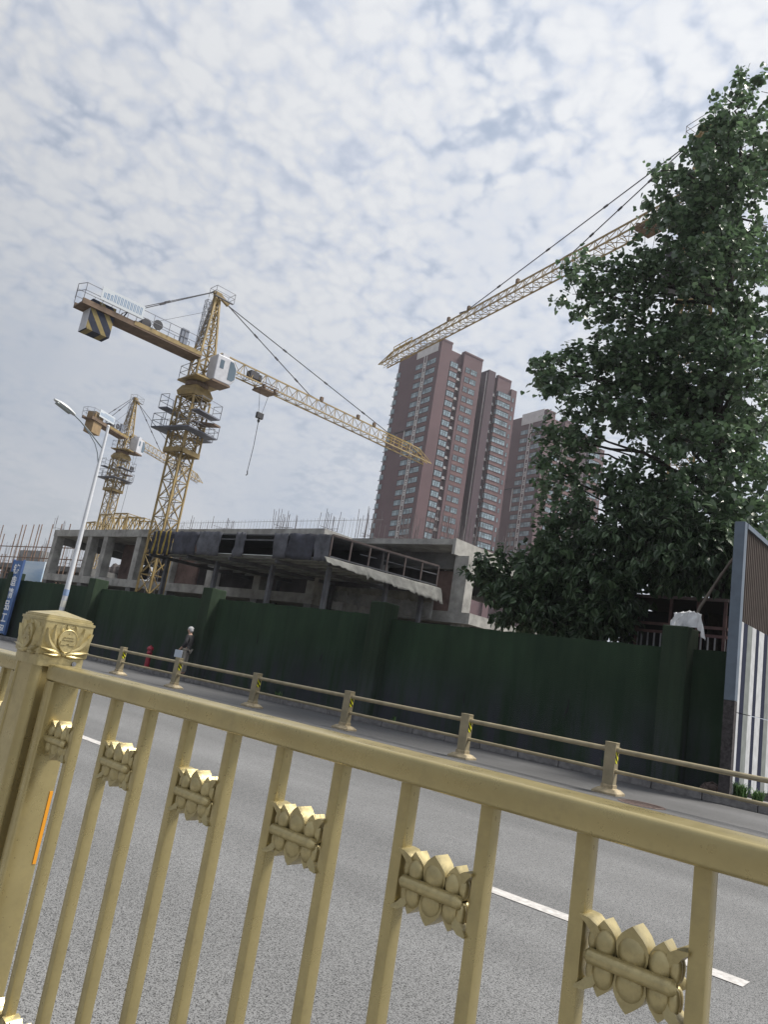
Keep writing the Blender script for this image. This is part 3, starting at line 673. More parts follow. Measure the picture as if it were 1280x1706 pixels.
def old_man():
    t = thing('person', (-22.05, 15.42, 0.165), R(118), 'grey haired man in dark jacket and khaki trousers seen from behind beside the wall', 'person')
    # local: facing +y, left hand on -x ... built facing +Y, rotated towards -X
    J = [((0, 0, .92), (.14, .10)), ((0, -.01, 1.10), (.13, .095)), ((0, -.015, 1.28), (.155, .10)), ((0, -.02, 1.39), (.075, .065)), ((0, .015, 1.45), .052), ((0, .045, 1.55), (.072, .085)), ((0, .04, 1.61), (.06, .07)),
         ((.17, -.02, 1.34), .052), ((.235, -.03, 1.10), .043), ((.20, .10, .90), .032), ((.19, .14, .83), (.022, .036)),
         ((-.17, -.02, 1.34), .052), ((-.235, -.03, 1.10), .043), ((-.20, .12, .92), .032), ((-.19, .17, .86), (.022, .036)),
         ((.095, 0, .86), .088), ((.10, .015, .48), .058), ((.10, -.02, .09), .040), ((.10, .10, .035), (.035, .028)),
         ((-.095, 0, .86), .088), ((-.10, .015, .48), .058), ((-.10, -.02, .09), .040), ((-.10, .10, .035), (.035, .028))]
    for sx in (1, -1):     # four fingers and a thumb on each hand
        w = 10 if sx > 0 else 14
    E_ = [(0, 1), (1, 2), (2, 3), (3, 4), (4, 5), (5, 6), (2, 7), (7, 8), (8, 9), (9, 10), (2, 11), (11, 12), (12, 13), (13, 14), (0, 15), (15, 16), (16, 17), (17, 18), (0, 19), (19, 20), (20, 21), (21, 22)]
    for sx, w in ((1, 10), (-1, 14)):
        hx, hy, hz = J[w][0]
        for k_ in range(4):
            a = len(J); J.append(((hx, hy + .02 - .018 * k_ + .012, hz - .05), .0085)); J.append(((hx - sx * .012, hy + .018 - .018 * k_ + .012, hz - .085 + .004 * abs(k_ - 1)), .0075))
            E_ += [(w, a), (a, a + 1)]
        a = len(J); J.append(((hx - sx * .01, hy + .045, hz - .012), .0095)); J.append(((hx - sx * .018, hy + .055, hz - .045), .008)); E_ += [(w, a), (a, a + 1)]
    body = skin_obj('body', J, E_, SKIN, t)
    # face: nose, ears, eyes
    m = MB(); m.ellip((0, .128, 1.545), (.012, .016, .018), 8, 6)
    for sx in (-1, 1): m.ellip((sx * .078, .035, 1.55), (.010, .018, .030), 8, 6)
    o = m.build('nose_and_ears', SKIN, body, smooth=True)
    m = MB()
    for sx in (-1, 1): m.ellip((sx * .030, .116, 1.572), (.012, .008, .007), 8, 6)
    m.build('eyes', SHOE, body, smooth=True)
    m = MB(); m.ellip((0, .115, 1.505), (.022, .008, .005), 8, 6); m.build('mouth', mat('lip', (.33, .15, .12), .6), body, smooth=True)
    m = MB(); m.ellip((0, .020, 1.592), (.092, .100, .085), 16, 12); m.ellip((0, -.020, 1.545), (.082, .065, .075), 14, 10)
    for k_ in range(26):
        a = random.uniform(0, 6.28); e = random.uniform(.1, 1.4); m.ellip((.086 * math.cos(a) * math.cos(e), .015 + .09 * math.sin(a) * math.cos(e) - .012, 1.592 + .078 * math.sin(e)), (.018, .018, .014), 7, 5)
    m.build('hair', HAIRG, body, smooth=True)
    JJ = [((0, 0, .84), (.165, .125)), ((0, 0, .94), (.165, .125)), ((0, -.01, 1.10), (.16, .12)), ((0, -.015, 1.28), (.18, .122)), ((0, -.015, 1.385), (.10, .085)),
          ((.18, -.02, 1.335), .068), ((.245, -.03, 1.10), .060), ((.205, .085, .925), .047), ((-.18, -.02, 1.335), .068), ((-.245, -.03, 1.10), .060), ((-.205, .105, .945), .047)]
    skin_obj('jacket', JJ, [(0, 1), (1, 2), (2, 3), (3, 4), (3, 5), (5, 6), (6, 7), (3, 8), (8, 9), (9, 10)], JACKET, t, root=1)
    JT = [((0, 0, .92), (.145, .11)), ((.095, 0, .84), .103), ((.10, .015, .48), .080), ((.10, -.015, .10), .068), ((-.095, 0, .84), .103), ((-.10, .015, .48), .080), ((-.10, -.015, .10), .068)]
    skin_obj('trousers', JT, [(0, 1), (1, 2), (2, 3), (0, 4), (4, 5), (5, 6)], TROUS, t)
    for sx in (-1, 1):
        m = MB(); m.ellip((sx * .10, .05, .035), (.045, .13, .045), 12, 8); m.build('shoe', SHOE, t, smooth=True)
    b = MB(); b.box(-.27, -.22, .02, .30, .58, .83); o = b.build('paper_bag', PAPERB, None, bevel=.015)
    o.matrix_world = Matrix.Translation((-22.05, 15.42, 0.165)) @ Matrix.Rotation(R(118), 4, 'Z')
    tag(o, 'small pale bag held in the hand of the old man', 'bag')
old_man()

# ---------------------------------------------------------------- street lamp
t = thing('street_lamp', (-32.3, 15.72, 0.15), 0, 'white street lamp with a curved brace and a single long grey head', 'street lamp')
m = MB(); m.tube([(0, 0, 0), (0, 0, 1.55)], [0.125, 0.115], 16); m.build('pole_base', mat('lamp_pole_lower', (0.20, 0.22, 0.28), 0.5), t, smooth=True)
m = MB(); m.tube([(0, 0, 1.55), (0, 0, 10.2)], [0.118, 0.062], 16); m.ellip((0, 0, 10.2), (0.07, 0.07, 0.08)); m.build('pole', LAMPP, t, smooth=True)
m = MB(); m.lathe([(.2, 0), (.2, .03), (.13, .05)], 16); m.build('base_flange', LAMPG, t)
for zz, mm_ in ((1.75, mat('pole_notice', (.75, .73, .66), .8)), (2.25, mat('pole_notice_blue', (.25, .35, .55), .8))):
    m = MB(); m.tube([(0, 0, zz), (0, 0, zz + .28)], 0.1195, 16, caps=False); m.build('paper_notice', mm_, t, smooth=True, fix=False)
m = MB(); m.tube([(0, -.02, 9.12), (0, -.62, 9.53), (0, -1.35, 9.98), (0, -1.75, 10.17)], [.032, .032, .03, .028], 10); m.build('arm', LAMPG, t, smooth=True)
m = MB(); m.tube([(0, -.03, 8.35), (0, -.20, 8.85), (0, -.42, 9.22), (0, -.75, 9.53), (0, -1.05, 9.76)], .022, 10); m.build('brace', LAMPG, t, smooth=True)
hd = MB()
P = [(-1.68, 10.10), (-1.72, 10.20), (-1.95, 10.29), (-2.30, 10.42), (-2.60, 10.50), (-2.72, 10.47), (-2.66, 10.41), (-2.2, 10.26)]
v = []; f = []; W = [.05, .07, .135, .165, .12, .04, .11, .14]
rings = 9
for i in range(rings):
    a = i / (rings - 1); yy = -1.66 - 1.04 * a; zz = 10.13 + 0.34 * a
    wv = 0.215 * (math.sin(math.pi * (0.10 + 0.86 * a)) ** 0.55); hv = 0.15 * (math.sin(math.pi * (0.12 + 0.84 * a)) ** 0.6)
    for k_ in range(14):
        q = 2 * math.pi * k_ / 14; cz_ = math.sin(q) * hv; v.append((math.cos(q) * wv, yy, zz + (cz_ if cz_ > 0 else cz_ * 0.35)))
for i in range(rings - 1):
    for k_ in range(14): f.append((i * 14 + k_, i * 14 + (k_ + 1) % 14, (i + 1) * 14 + (k_ + 1) % 14, (i + 1) * 14 + k_))
f += [tuple(range(14)), tuple((rings - 1) * 14 + k_ for k_ in range(14))]
hd.add(v, f); hd.build('lamp_head', mat('lamp_head_shell', (.48, .50, .51), .4), t, smooth=True)
m = MB(); m.bar((0, -1.86, 10.13), (0, -2.58, 10.365), 0.30, 0.06); m.build('lens', LAMPL, t, bevel=.02)

# ---------------------------------------------------------------- banner, billboards
t = thing('banner', (-38.05, 15.80, 0), 0, 'tall narrow blue banner with white Chinese characters at the left end of the green wall', 'banner')
m = MB(); m.box(-0.55, 0.55, -0.05, 0.03, 0.25, 3.85); m.build('blue_panel', BLUE, t)
m = MB(); m.box(-0.59, -0.55, -0.07, 0.04, 0.2, 3.9); m.box(0.55, 0.59, -0.07, 0.04, 0.2, 3.9); m.build('panel_frame', mat('banner_frame_blue', (.05, .10, .25), .5), t)
def text_mesh(s, size, m, parent, ext=0.004, bold=0.0):
    c = bpy.data.curves.new('lettering', 'FONT'); c.body = s; c.size = size; c.extrude = ext; c.align_x = 'CENTER'; c.offset = bold
    o = bpy.data.objects.new('lettering', c); COL.objects.link(o); dg = bpy.context.evaluated_depsgraph_get(); dg.update()
    me = bpy.data.meshes.new_from_object(o.evaluated_get(dg)); bpy.data.objects.remove(o)
    o = bpy.data.objects.new('lettering', me); COL.objects.link(o); me.materials.clear(); me.materials.append(m); o.parent = parent; return o
for i, ch in enumerate('铸造精品工程'):
    o = text_mesh(ch, 0.60, WHITET, t, bold=0.012); o.rotation_euler = (R(90), 0, 0); o.location = (0.0, -0.055, 3.22 - 0.60 * i); o.scale = (1.15, 0.88, 1)
t = thing('billboard', (-39.0, 17.0, 0), 0, 'pale sky blue billboard panel rising behind the wall beside the blue banner', 'billboard')
MB().box(-1.55, 1.15, -0.03, 0.03, 2.6, 4.06).build('sky_panel', SKYB, t)
m = MB()
for x in (-1.4, 1.0): m.box(x - .03, x + .03, 0.035, 0.095, 0, 3.9)
m.build('support_post', SHEDM, t)
t = thing('notice_board', (-41.6, 15.75, 0), 0, 'white and blue site notice board left of the blue banner', 'notice board')
MB().box(-1.3, 1.6, -0.03, 0.03, 1.0, 3.0).build('board', mat('board_white_blue', (.55, .60, .66), .5, col2=(.16, .33, .62), vscale=.8), t)
MB().box(-.2, .7, -0.036, -0.031, 2.25, 2.7).build('red_notice', mat('notice_red', (.45, .12, .10), .6), t)
m = MB()
for x in (-1.2, 1.5): m.box(x - .03, x + .03, 0.035, 0.095, .15, 3.0)
m.build('support_post', SHEDM, t)

# ---------------------------------------------------------------- striped panel hoarding at the right edge
t = thing('striped_hoarding', (-4.4, 15.4, 0), 0, 'tall steel hoarding with taupe ribbed sheet above a black white and grey striped board', 'hoarding')
MB().box(-0.14, 0.06, -0.02, 0.16, 1.9, 5.42).build('corner_post', POSTG, t, bevel=.008)
MB().box(-0.14, 0.06, -0.01, 0.15, 0.15, 1.895).build('corner_post_foot', mat('rusted_black_post', (.035, .03, .032), .8, var=.6, vscale=12, bump=.5, bscale=30), t)
m = MB(); n = 120; L_ = 9.0; v = []; f = []
pr = [(0, 0), (.045, 0), (.060, .03), (.105, .03), (.12, 0)]
per = .13; pts = []
kk = 0
while kk * per < L_:
    for a, b in pr[:4]: pts.append((0.165 + kk * per + a, b))
    kk += 1
for y_, d_ in pts: v += [(0.0 + d_, y_, 3.45), (0.0 + d_, y_, 5.32)]
for i in range(len(pts) - 1): f.append((2 * i, 2 * i + 2, 2 * i + 3, 2 * i + 1))
m.add(v, f); m.build('ribbed_sheet', CORR, t, fix=False)
MB().box(-0.05, 0.07, 0.16, L_, 5.32, 5.42).build('top_rail', POSTG, t)
MB().box(-0.02, 0.035, 0.165, L_, 1.705, 3.45).build('striped_board', STRIPES, t)
MB().box(-0.02, 0.035, 0.165, L_, 0.2, 1.690).build('striped_board', STRIPES, t)

# ---------------------------------------------------------------- unfinished concrete building
def rebar_bundle(n, w, h, lean=0.0):
    m = MB()
    for i in range(n):
        x = random.uniform(-w, w); y = random.uniform(-w, w); hh = h * random.uniform(.55, .95)
        m.bar((x, y, 0), (x + random.uniform(-.06, .06) + lean * hh, y + random.uniform(-.06, .06), hh), 0.02)
    m.bar((-w, 0, h * .12), (w, 0, h * .12), .02); m.bar((0, -w, h * .12), (0, w, h * .12), .02)
    return m
bld = thing('concrete_building', (0, 0, 0), 0, 'unfinished two storey raw concrete building with open bays and rebar on its roof', 'building')
def bx(name, a, m=CONC, bev=0.0): return MB().box(*a).build(name, m, bld, bevel=bev)
# main block
bx('floor_slab', (-62.9, -30.0, 28.30, 46, 4.42, 4.97)); bx('roof_slab', (-62.9, -30.0, 28.30, 46, 8.15, 8.70))
for x in (-62.85, -56.9, -54.4, -49.6, -44.9, -40.2, -35.4, -30.7):
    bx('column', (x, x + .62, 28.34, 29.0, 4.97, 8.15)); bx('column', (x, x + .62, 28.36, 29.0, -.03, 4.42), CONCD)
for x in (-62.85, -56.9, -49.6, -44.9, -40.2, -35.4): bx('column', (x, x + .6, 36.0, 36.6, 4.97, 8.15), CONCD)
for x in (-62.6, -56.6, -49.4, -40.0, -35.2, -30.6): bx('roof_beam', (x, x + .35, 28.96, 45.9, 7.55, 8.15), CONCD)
bx('infill_wall', (-54.0, -51.0, 33.0, 33.2, 4.97, 8.149), WALLD); bx('infill_wall', (-49.2, -30.1, 33.0, 33.2, 4.97, 8.149), WALLD)
bx('infill_wall', (-56.2, -54.6, 31.2, 31.35, 4.97, 8.149), REDWALL); bx('infill_wall', (-62.5, -30.1, 32.4, 32.6, -.03, 4.419), WALLD)
bx('infill_wall', (-44.2, -41.8, 28.7, 28.85, 4.97, 8.149), REDWALL)
bx('grey_panel', (-60.0, -51.5, 28.9, 29.05, 3.3, 4.2), TARPL)
# right block
bx('roof_slab', (-29.98, -22.75, 30.60, 50, 8.40, 8.70)); bx('floor_slab', (-29.98, -21.2, 30.75, 46, 4.40, 4.95))
bx('upturned_edge', (-22.74, -22.55, 30.60, 50, 7.9, 8.74))
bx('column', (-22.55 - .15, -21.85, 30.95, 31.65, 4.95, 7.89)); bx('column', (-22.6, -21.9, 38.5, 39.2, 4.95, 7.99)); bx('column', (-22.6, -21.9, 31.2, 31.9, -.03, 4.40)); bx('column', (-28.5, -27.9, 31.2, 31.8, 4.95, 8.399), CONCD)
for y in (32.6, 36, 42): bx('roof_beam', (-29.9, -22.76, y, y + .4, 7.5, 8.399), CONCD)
bx('infill_wall', (-29.9, -25.6, 34.0, 34.2, 4.95, 8.399), WALLD); bx('infill_wall', (-25.2, -23.0, 32.9, 33.1, 4.95, 7.4), REDWALL)
bx('infill_wall', (-23.0, -22.85, 44, 50, 4.95, 7.9), WALLD)
bx('lower_wall', (-29.9, -21.6, 31.9, 32.1, -.03, 4.39), WALLD); bx('lower_wall', (-21.4, -21.2, 32.2, 44, 0, 4.39), CONCD)
bx('ledge', (-27.5, -20.9, 29.9, 30.7, 3.9, 4.15), CONCD)
# rebar
for i, (x, y, n, h) in enumerate([(-62.5, 28.6, 7, 1.3), (-46.2, 28.7, 5, 1.0), (-40.0, 28.7, 7, 1.3), (-34.0, 28.7, 14, 1.5), (-30.4, 29.0, 10, 1.3), (-29.0, 31.0, 16, 2.0), (-26.6, 31.5, 9, 1.3), (-24.9, 32, 20, 2.3),
                                  (-23.6, 33, 14, 2.2), (-23.2, 36, 20, 2.3), (-23.2, 39, 20, 2.3), (-23.2, 42, 20, 2.4), (-23.2, 45, 20, 2.4), (-27.8, 33, 18, 2.4), (-26.2, 36, 18, 2.4), (-51.0, 30, 8, 1.3), (-43.4, 29, 5, 1.1)]):
    o = rebar_bundle(n, .75, h).build('rebar_bundle', REBAR, bld); o.location = (x, y, 8.69)
m = MB()
x = -61.5
while x < -31.0:
    m.bar((x, 33.5, 8.69), (x + random.uniform(-.05, .05), 33.5, 10.75 + random.uniform(-.05, .05)), 0.014); x += random.uniform(.26, .42)
m.bar((-61.6, 33.5, 10.55), (-30.5, 33.5, 10.60), 0.02); m.bar((-61.6, 33.5, 9.9), (-56, 33.5, 9.9), 0.016)
m.build('rebar_row', mat('hazed_rebar', (0.24, 0.24, 0.25), .7), bld)  # paler copy of the rebar, haze over thin bars put into its colour

# stacked lattice sections lying on the roof
def lattice_box(m, x0, x1, y0, y1, z0, z1, n, w, lw, axis=0):
    for y in (y0, y1):
        for z in (z0, z1): m.bar((x0, y, z), (x1, y, z), w)
    for i in range(n + 1):
        x = x0 + (x1 - x0) * i / n
        m.bar((x, y0, z0), (x, y1, z0), lw); m.bar((x, y0, z1), (x, y1, z1), lw); m.bar((x, y0, z0), (x, y0, z1), lw); m.bar((x, y1, z0), (x, y1, z1), lw)
        if i < n:
            x2 = x0 + (x1 - x0) * (i + 1) / n
            for y in (y0, y1): m.bar((x, y, z0), (x2, y, z1), lw); m.bar((x, y, z1), (x2, y, z0), lw)
for i, (x, h, l) in enumerate([(-61.2, 1.2, 'leftmost yellow lattice crane section lying low on the concrete roof'), (-58.9, 1.85, 'tall yellow crane section second in the row on the roof'), (-56.6, 1.9, 'yellow crane section standing third in the roof row'), (-54.1, 1.5, 'rightmost lower yellow crane section on the concrete roof')]):
    m = MB(); lattice_box(m, -1.0, 1.0, -.6, .6, .05, h, 2, .10, .06)
    o = m.build('mast_section', CRANEY); o.location = (x, 31.0, 8.70); o.rotation_euler = (0, 0, R(-6 + 5 * i)); tag(o, l, 'crane section', 'crane sections stored on the roof')

# ---------------------------------------------------------------- protective shed in front of it
t = thing('protective_shed', (0, 0, 0), 0, 'double deck steel protection canopy hung with black tarps in front of the concrete building', 'shed')
A = Vector((-38.1, 22.75)); B = Vector((-24.2, 23.4)); Cc = Vector((-22.9, 29.9)); D = Vector((-37.0, 29.6))
def lerp(p, q, s): return p + (q - p) * s
ZL, ZU = 6.0, 7.08
def quadslab(m, pts, z0, z1):
    v = [(p.x, p.y, z0) for p in pts] + [(p.x, p.y, z1) for p in pts]
    m.add(v, [(3, 2, 1, 0), (4, 5, 6, 7), (0, 1, 5, 4), (1, 2, 6, 5), (2, 3, 7, 6), (3, 0, 4, 7)])
m = MB(); v = []; f = []                                        # corrugated lower deck seen from below
nc = 60
for i in range(nc * 2 + 1):
    s = i / (nc * 2); a = lerp(A, D, s); b = lerp(B, Cc, s); dz = 0.05 if (i // 1) % 2 else 0.0
    v += [(a.x, a.y, ZL + dz), (b.x, b.y, ZL + dz)]
for i in range(nc * 2): f.append((2 * i, 2 * i + 1, 2 * i + 3, 2 * i + 2))
m.add(v, f); m.build('lower_deck', DECK, t, fix=False)
m = MB(); quadslab(m, [A, B, Cc, D], ZU - .06, ZU); m.build('upper_deck', SHEDM, t)
for i in range(8):
    s = (i + .3) / 8; a = lerp(A, D, s); b = lerp(B, Cc, s); MB().bar((a.x, a.y, ZL - .07), (b.x, b.y, ZL - .04), .09, .08).build('purlin', TARPL, t)
for i in range(5):
    s = i / 4; a = lerp(A, B, s); b = lerp(D, Cc, s); MB().bar((a.x, a.y + .02, ZL - .22), (b.x, b.y, ZL - .22), .14, .18).build('main_beam', SHEDM, t)
for s, q in ((.04, .12), (.36, .12), (.67, .12), (.955, .10), (.36, .62), (.67, .62), (.955, .62), (.20, .95), (.52, .95), (.965, .95)):
    a = lerp(lerp(A, B, s), lerp(D, Cc, s), q); MB().box(a.x - .10, a.x + .10, a.y - .10, a.y + .10, 0, ZL - .31).build('support_post', SHEDM, t)
# front tarps: a row of sheets, two gaps
def sheet(s0, s1, m_, z0, z1, off=0.05, name='tarp'):
    mb = MB(); nx = 10; nz = 5; v = []; f = []
    for i in range(nx + 1):
        for j in range(nz + 1):
            p = lerp(A, B, s0 + (s1 - s0) * i / nx); w = .035 * math.sin(i * 1.3 + j * .8 + s0 * 40) + random.uniform(-.015, .015)
            zz = z0 + (z1 - z0) * j / nz + (random.uniform(-.035, .035) if j == 0 else 0) + (random.uniform(-.02, .03) if j == nz else 0)
            v.append((p.x + (random.uniform(-.05, .05) if i in (0, nx) else 0), p.y - off - w, zz))
    for i in range(nx):
        for j in range(nz): a_ = i * (nz + 1) + j; f.append((a_, a_ + nz + 1, a_ + nz + 2, a_ + 1))
    mb.add(v, f); o = mb.build(name, m_, t, smooth=True, fix=False)
    sd_ = o.modifiers.new('thick', 'SOLIDIFY'); sd_.thickness = .012; return o
TARP2 = mat('grey_black_tarp', (0.085, 0.088, 0.105), 0.85, var=0.45, vscale=1.6, bump=0.5, bscale=4, detail=9)
sheet(.0, .145, SHEDY, ZL - .18, ZU + .05, name='hazard_sheet'); sheet(.15, .30, TARP, ZL - .14, ZU + .06); sheet(.305, .44, TARP2, ZL - .12, ZU + .08); sheet(.52, .575, TARP2, ZL - .1, ZU + .07)
sheet(.73, .80, TARP2, ZL - .1, ZU + .05); sheet(.80, .925, TARP, ZL - .1, ZU + .05); sheet(.93, 1.0, TARP2, ZL - .16, ZU + .04)
for s0, s1 in ((.44, .52), (.575, .73)):
    a, b = lerp(A, B, s0), lerp(A, B, s1)
    MB().bar((a.x, a.y, ZU - .30), (b.x, b.y, ZU - .30), .07).build('guard_bar', SHEDM, t)
m = MB(); quadslab(m, [lerp(A, D, .45), lerp(B, Cc, .45), lerp(B, Cc, .47), lerp(A, D, .47)], ZL + .06, ZU - .06); m.build('gap_shade_sheet', DARKIN, t)  # near-black sheet standing in for shade inside the deck gap
# right side: red-brown frame with open gap
for i in range(7):
    p = lerp(B, Cc, i / 6); MB().box(p.x - .035, p.x + .035, p.y - .035, p.y + .035, ZL, ZU + .02).build('side_post', SHEDR, t)
MB().bar((B.x, B.y, ZU + .02), (Cc.x, Cc.y, ZU + .02), .09).build('side_rail', SHEDR, t)
MB().bar((B.x + .04, B.y, ZL + .10), (Cc.x + .04, Cc.y, ZL + .10), .06).build('side_rail', SHEDM, t)
MB().bar((B.x - .02, B.y + 2, ZU - .42), (Cc.x - .02, Cc.y, ZU - .42), .05).build('side_rail', SHEDM, t)
# torn grey tarp hanging off the right edge
def torn(p, q, n, drop0, drop1, out, zt, m_, seed):
    rd = random.Random(seed); mb = MB(); v = []; f = []; J = 6
    d = (q - p).normalized(); nrm = Vector((d.y, -d.x))
    for i in range(n + 1):
        s = i / n; dr = drop0 + (drop1 - drop0) * s + rd.uniform(-.035, .05) * (1 + 5 * (rd.random() < .07)) + .02 * math.sin(i * .5)
        for j in range(J + 1):
            u = j / J; P_ = lerp(p, q, s) + nrm * (out * u + .03 * math.sin(i * .55 + j * .9) * u)
            v.append((P_.x, P_.y, zt + .012 * math.sin(i * .33) * (1 - u) - dr * u ** 1.2))
    for i in range(n):
        for j in range(J): a_ = i * (J + 1) + j; f.append((a_, a_ + J + 1, a_ + J + 2, a_ + 1))
    mb.add(v, f); o = mb.build('torn_tarp', m_, t, smooth=True, fix=False); sd_ = o.modifiers.new('thick', 'SOLIDIFY'); sd_.thickness = .01; return o
torn(B + Vector((.02, -.35)), Cc + Vector((.1, .3)), 70, .28, .80, .34, ZL + .03, TARPG, 4)
torn(lerp(D, Cc, .45), Cc, 50, .75, 1.35, -.03, ZL - .32, TARPL, 9)
torn(lerp(D, Cc, .5) + Vector((0, -.2)), Cc + Vector((0, -.2)), 60, .22, .5, -.05, ZL - .33, TARPG, 12)

# ---------------------------------------------------------------- scaffolded building far left
t = thing('scaffolded_building', (0, 0, 0), 0, 'half built block wrapped in brown scaffold poles at the far left', 'building')
for z0, z1 in ((3.2, 3.9), (6.0, 6.5)): MB().box(-92, -66.5, 34, 46, z0, z1).build('floor_slab', CONC if z0 < 5 else CONCD, t)
for x in (-91, -86, -81, -76, -71, -67): MB().box(x, x + .6, 34.1, 34.7, 0, 6.0).build('column', CONCD, t)
MB().box(-92, -66.5, 38, 38.2, 0, 5.95).build('back_wall', WALLD, t)
MB().box(-83, -77.6, 34.2, 35.2, 6.5, 8.0).build('formwork_panel', TARPL, t)
for i in range(26):
    x = -90 + i * .98 + random.uniform(-.25, .25); MB().bar((x, 32.6, 0), (x + random.uniform(-.15, .15), 32.6, random.choice([8.2, 8.8, 9.4, 10.4, 7.2])), .075).build('scaffold_pole', SCAFF, t)
for z in (2.0, 3.6, 5.3, 6.9, 8.05): MB().bar((-91, 32.5, z), (-64.0, 32.5, z + random.uniform(-.1, .1)), .085).build('scaffold_ledger', SCAFF, t)
for x, n, h in ((-84, 10, 3.0), (-81, 9, 2.4), (-77.5, 12, 3.3), (-74.5, 14, 3.2), (-72.5, 12, 3.4), (-70, 10, 2.8), (-87, 10, 2.8), (-67.5, 8, 2.4)):
    o = rebar_bundle(n, .55, h).build('rebar_bundle', REBAR, t); o.location = (x, 34.6, 6.5)
for x in (-73.5, -71.8, -69.0, -66.6, -64.5, -62.0, -60):
    o = MB().ellip((0, 0, 0), (.55, .45, .5), 9, 6).build('bundled_timber', WALLD, t); o.location = (x, 38 + random.uniform(-1, 1), 6.9); o.scale = (random.uniform(.6, 1.3), 1, random.uniform(.6, 1.8))

# ---------------------------------------------------------------- tower cranes
def mast_lattice(m, w, z0, z1, n, cw, lw, x0=0, y0=0, taper=None):
    for i in range(n):
        za = z0 + (z1 - z0) * i / n; zb = z0 + (z1 - z0) * (i + 1) / n
        wa = w if taper is None else w + (taper - w) * i / n; wb = w if taper is None else w + (taper - w) * (i + 1) / n
        ca = [(x0 + sx * wa / 2, y0 + sy * wa / 2, za) for sx, sy in ((-1, -1), (1, -1), (1, 1), (-1, 1))]
        cb = [(x0 + sx * wb / 2, y0 + sy * wb / 2, zb) for sx, sy in ((-1, -1), (1, -1), (1, 1), (-1, 1))]
        for k_ in range(4):
            k2 = (k_ + 1) % 4; m.bar(ca[k_], cb[k_], cw); m.bar(ca[k_], ca[k2], lw); m.bar(ca[k_], cb[k2], lw); m.bar(ca[k2], cb[k_], lw)
    k_ = [(x0 + sx * wb / 2, y0 + sy * wb / 2, z1) for sx, sy in ((-1, -1), (1, -1), (1, 1), (-1, 1))]
    for i in range(4): m.bar(k_[i], k_[(i + 1) % 4], lw)
def railing(m, pts, h=0.95, w=0.03, mid=True, closed=False):
    for i in range(len(pts) - 1):
        p, q = Vector(pts[i]), Vector(pts[i + 1]); n = max(1, int((q - p).length / 1.0))
        m.bar(p + Vector((0, 0, h)), q + Vector((0, 0, h)), w)
        if mid: m.bar(p + Vector((0, 0, h * .5)), q + Vector((0, 0, h * .5)), w)
        for k_ in range(n + 1): a = p + (q - p) * k_ / n; m.bar(a, a + Vector((0, 0, h)), w)
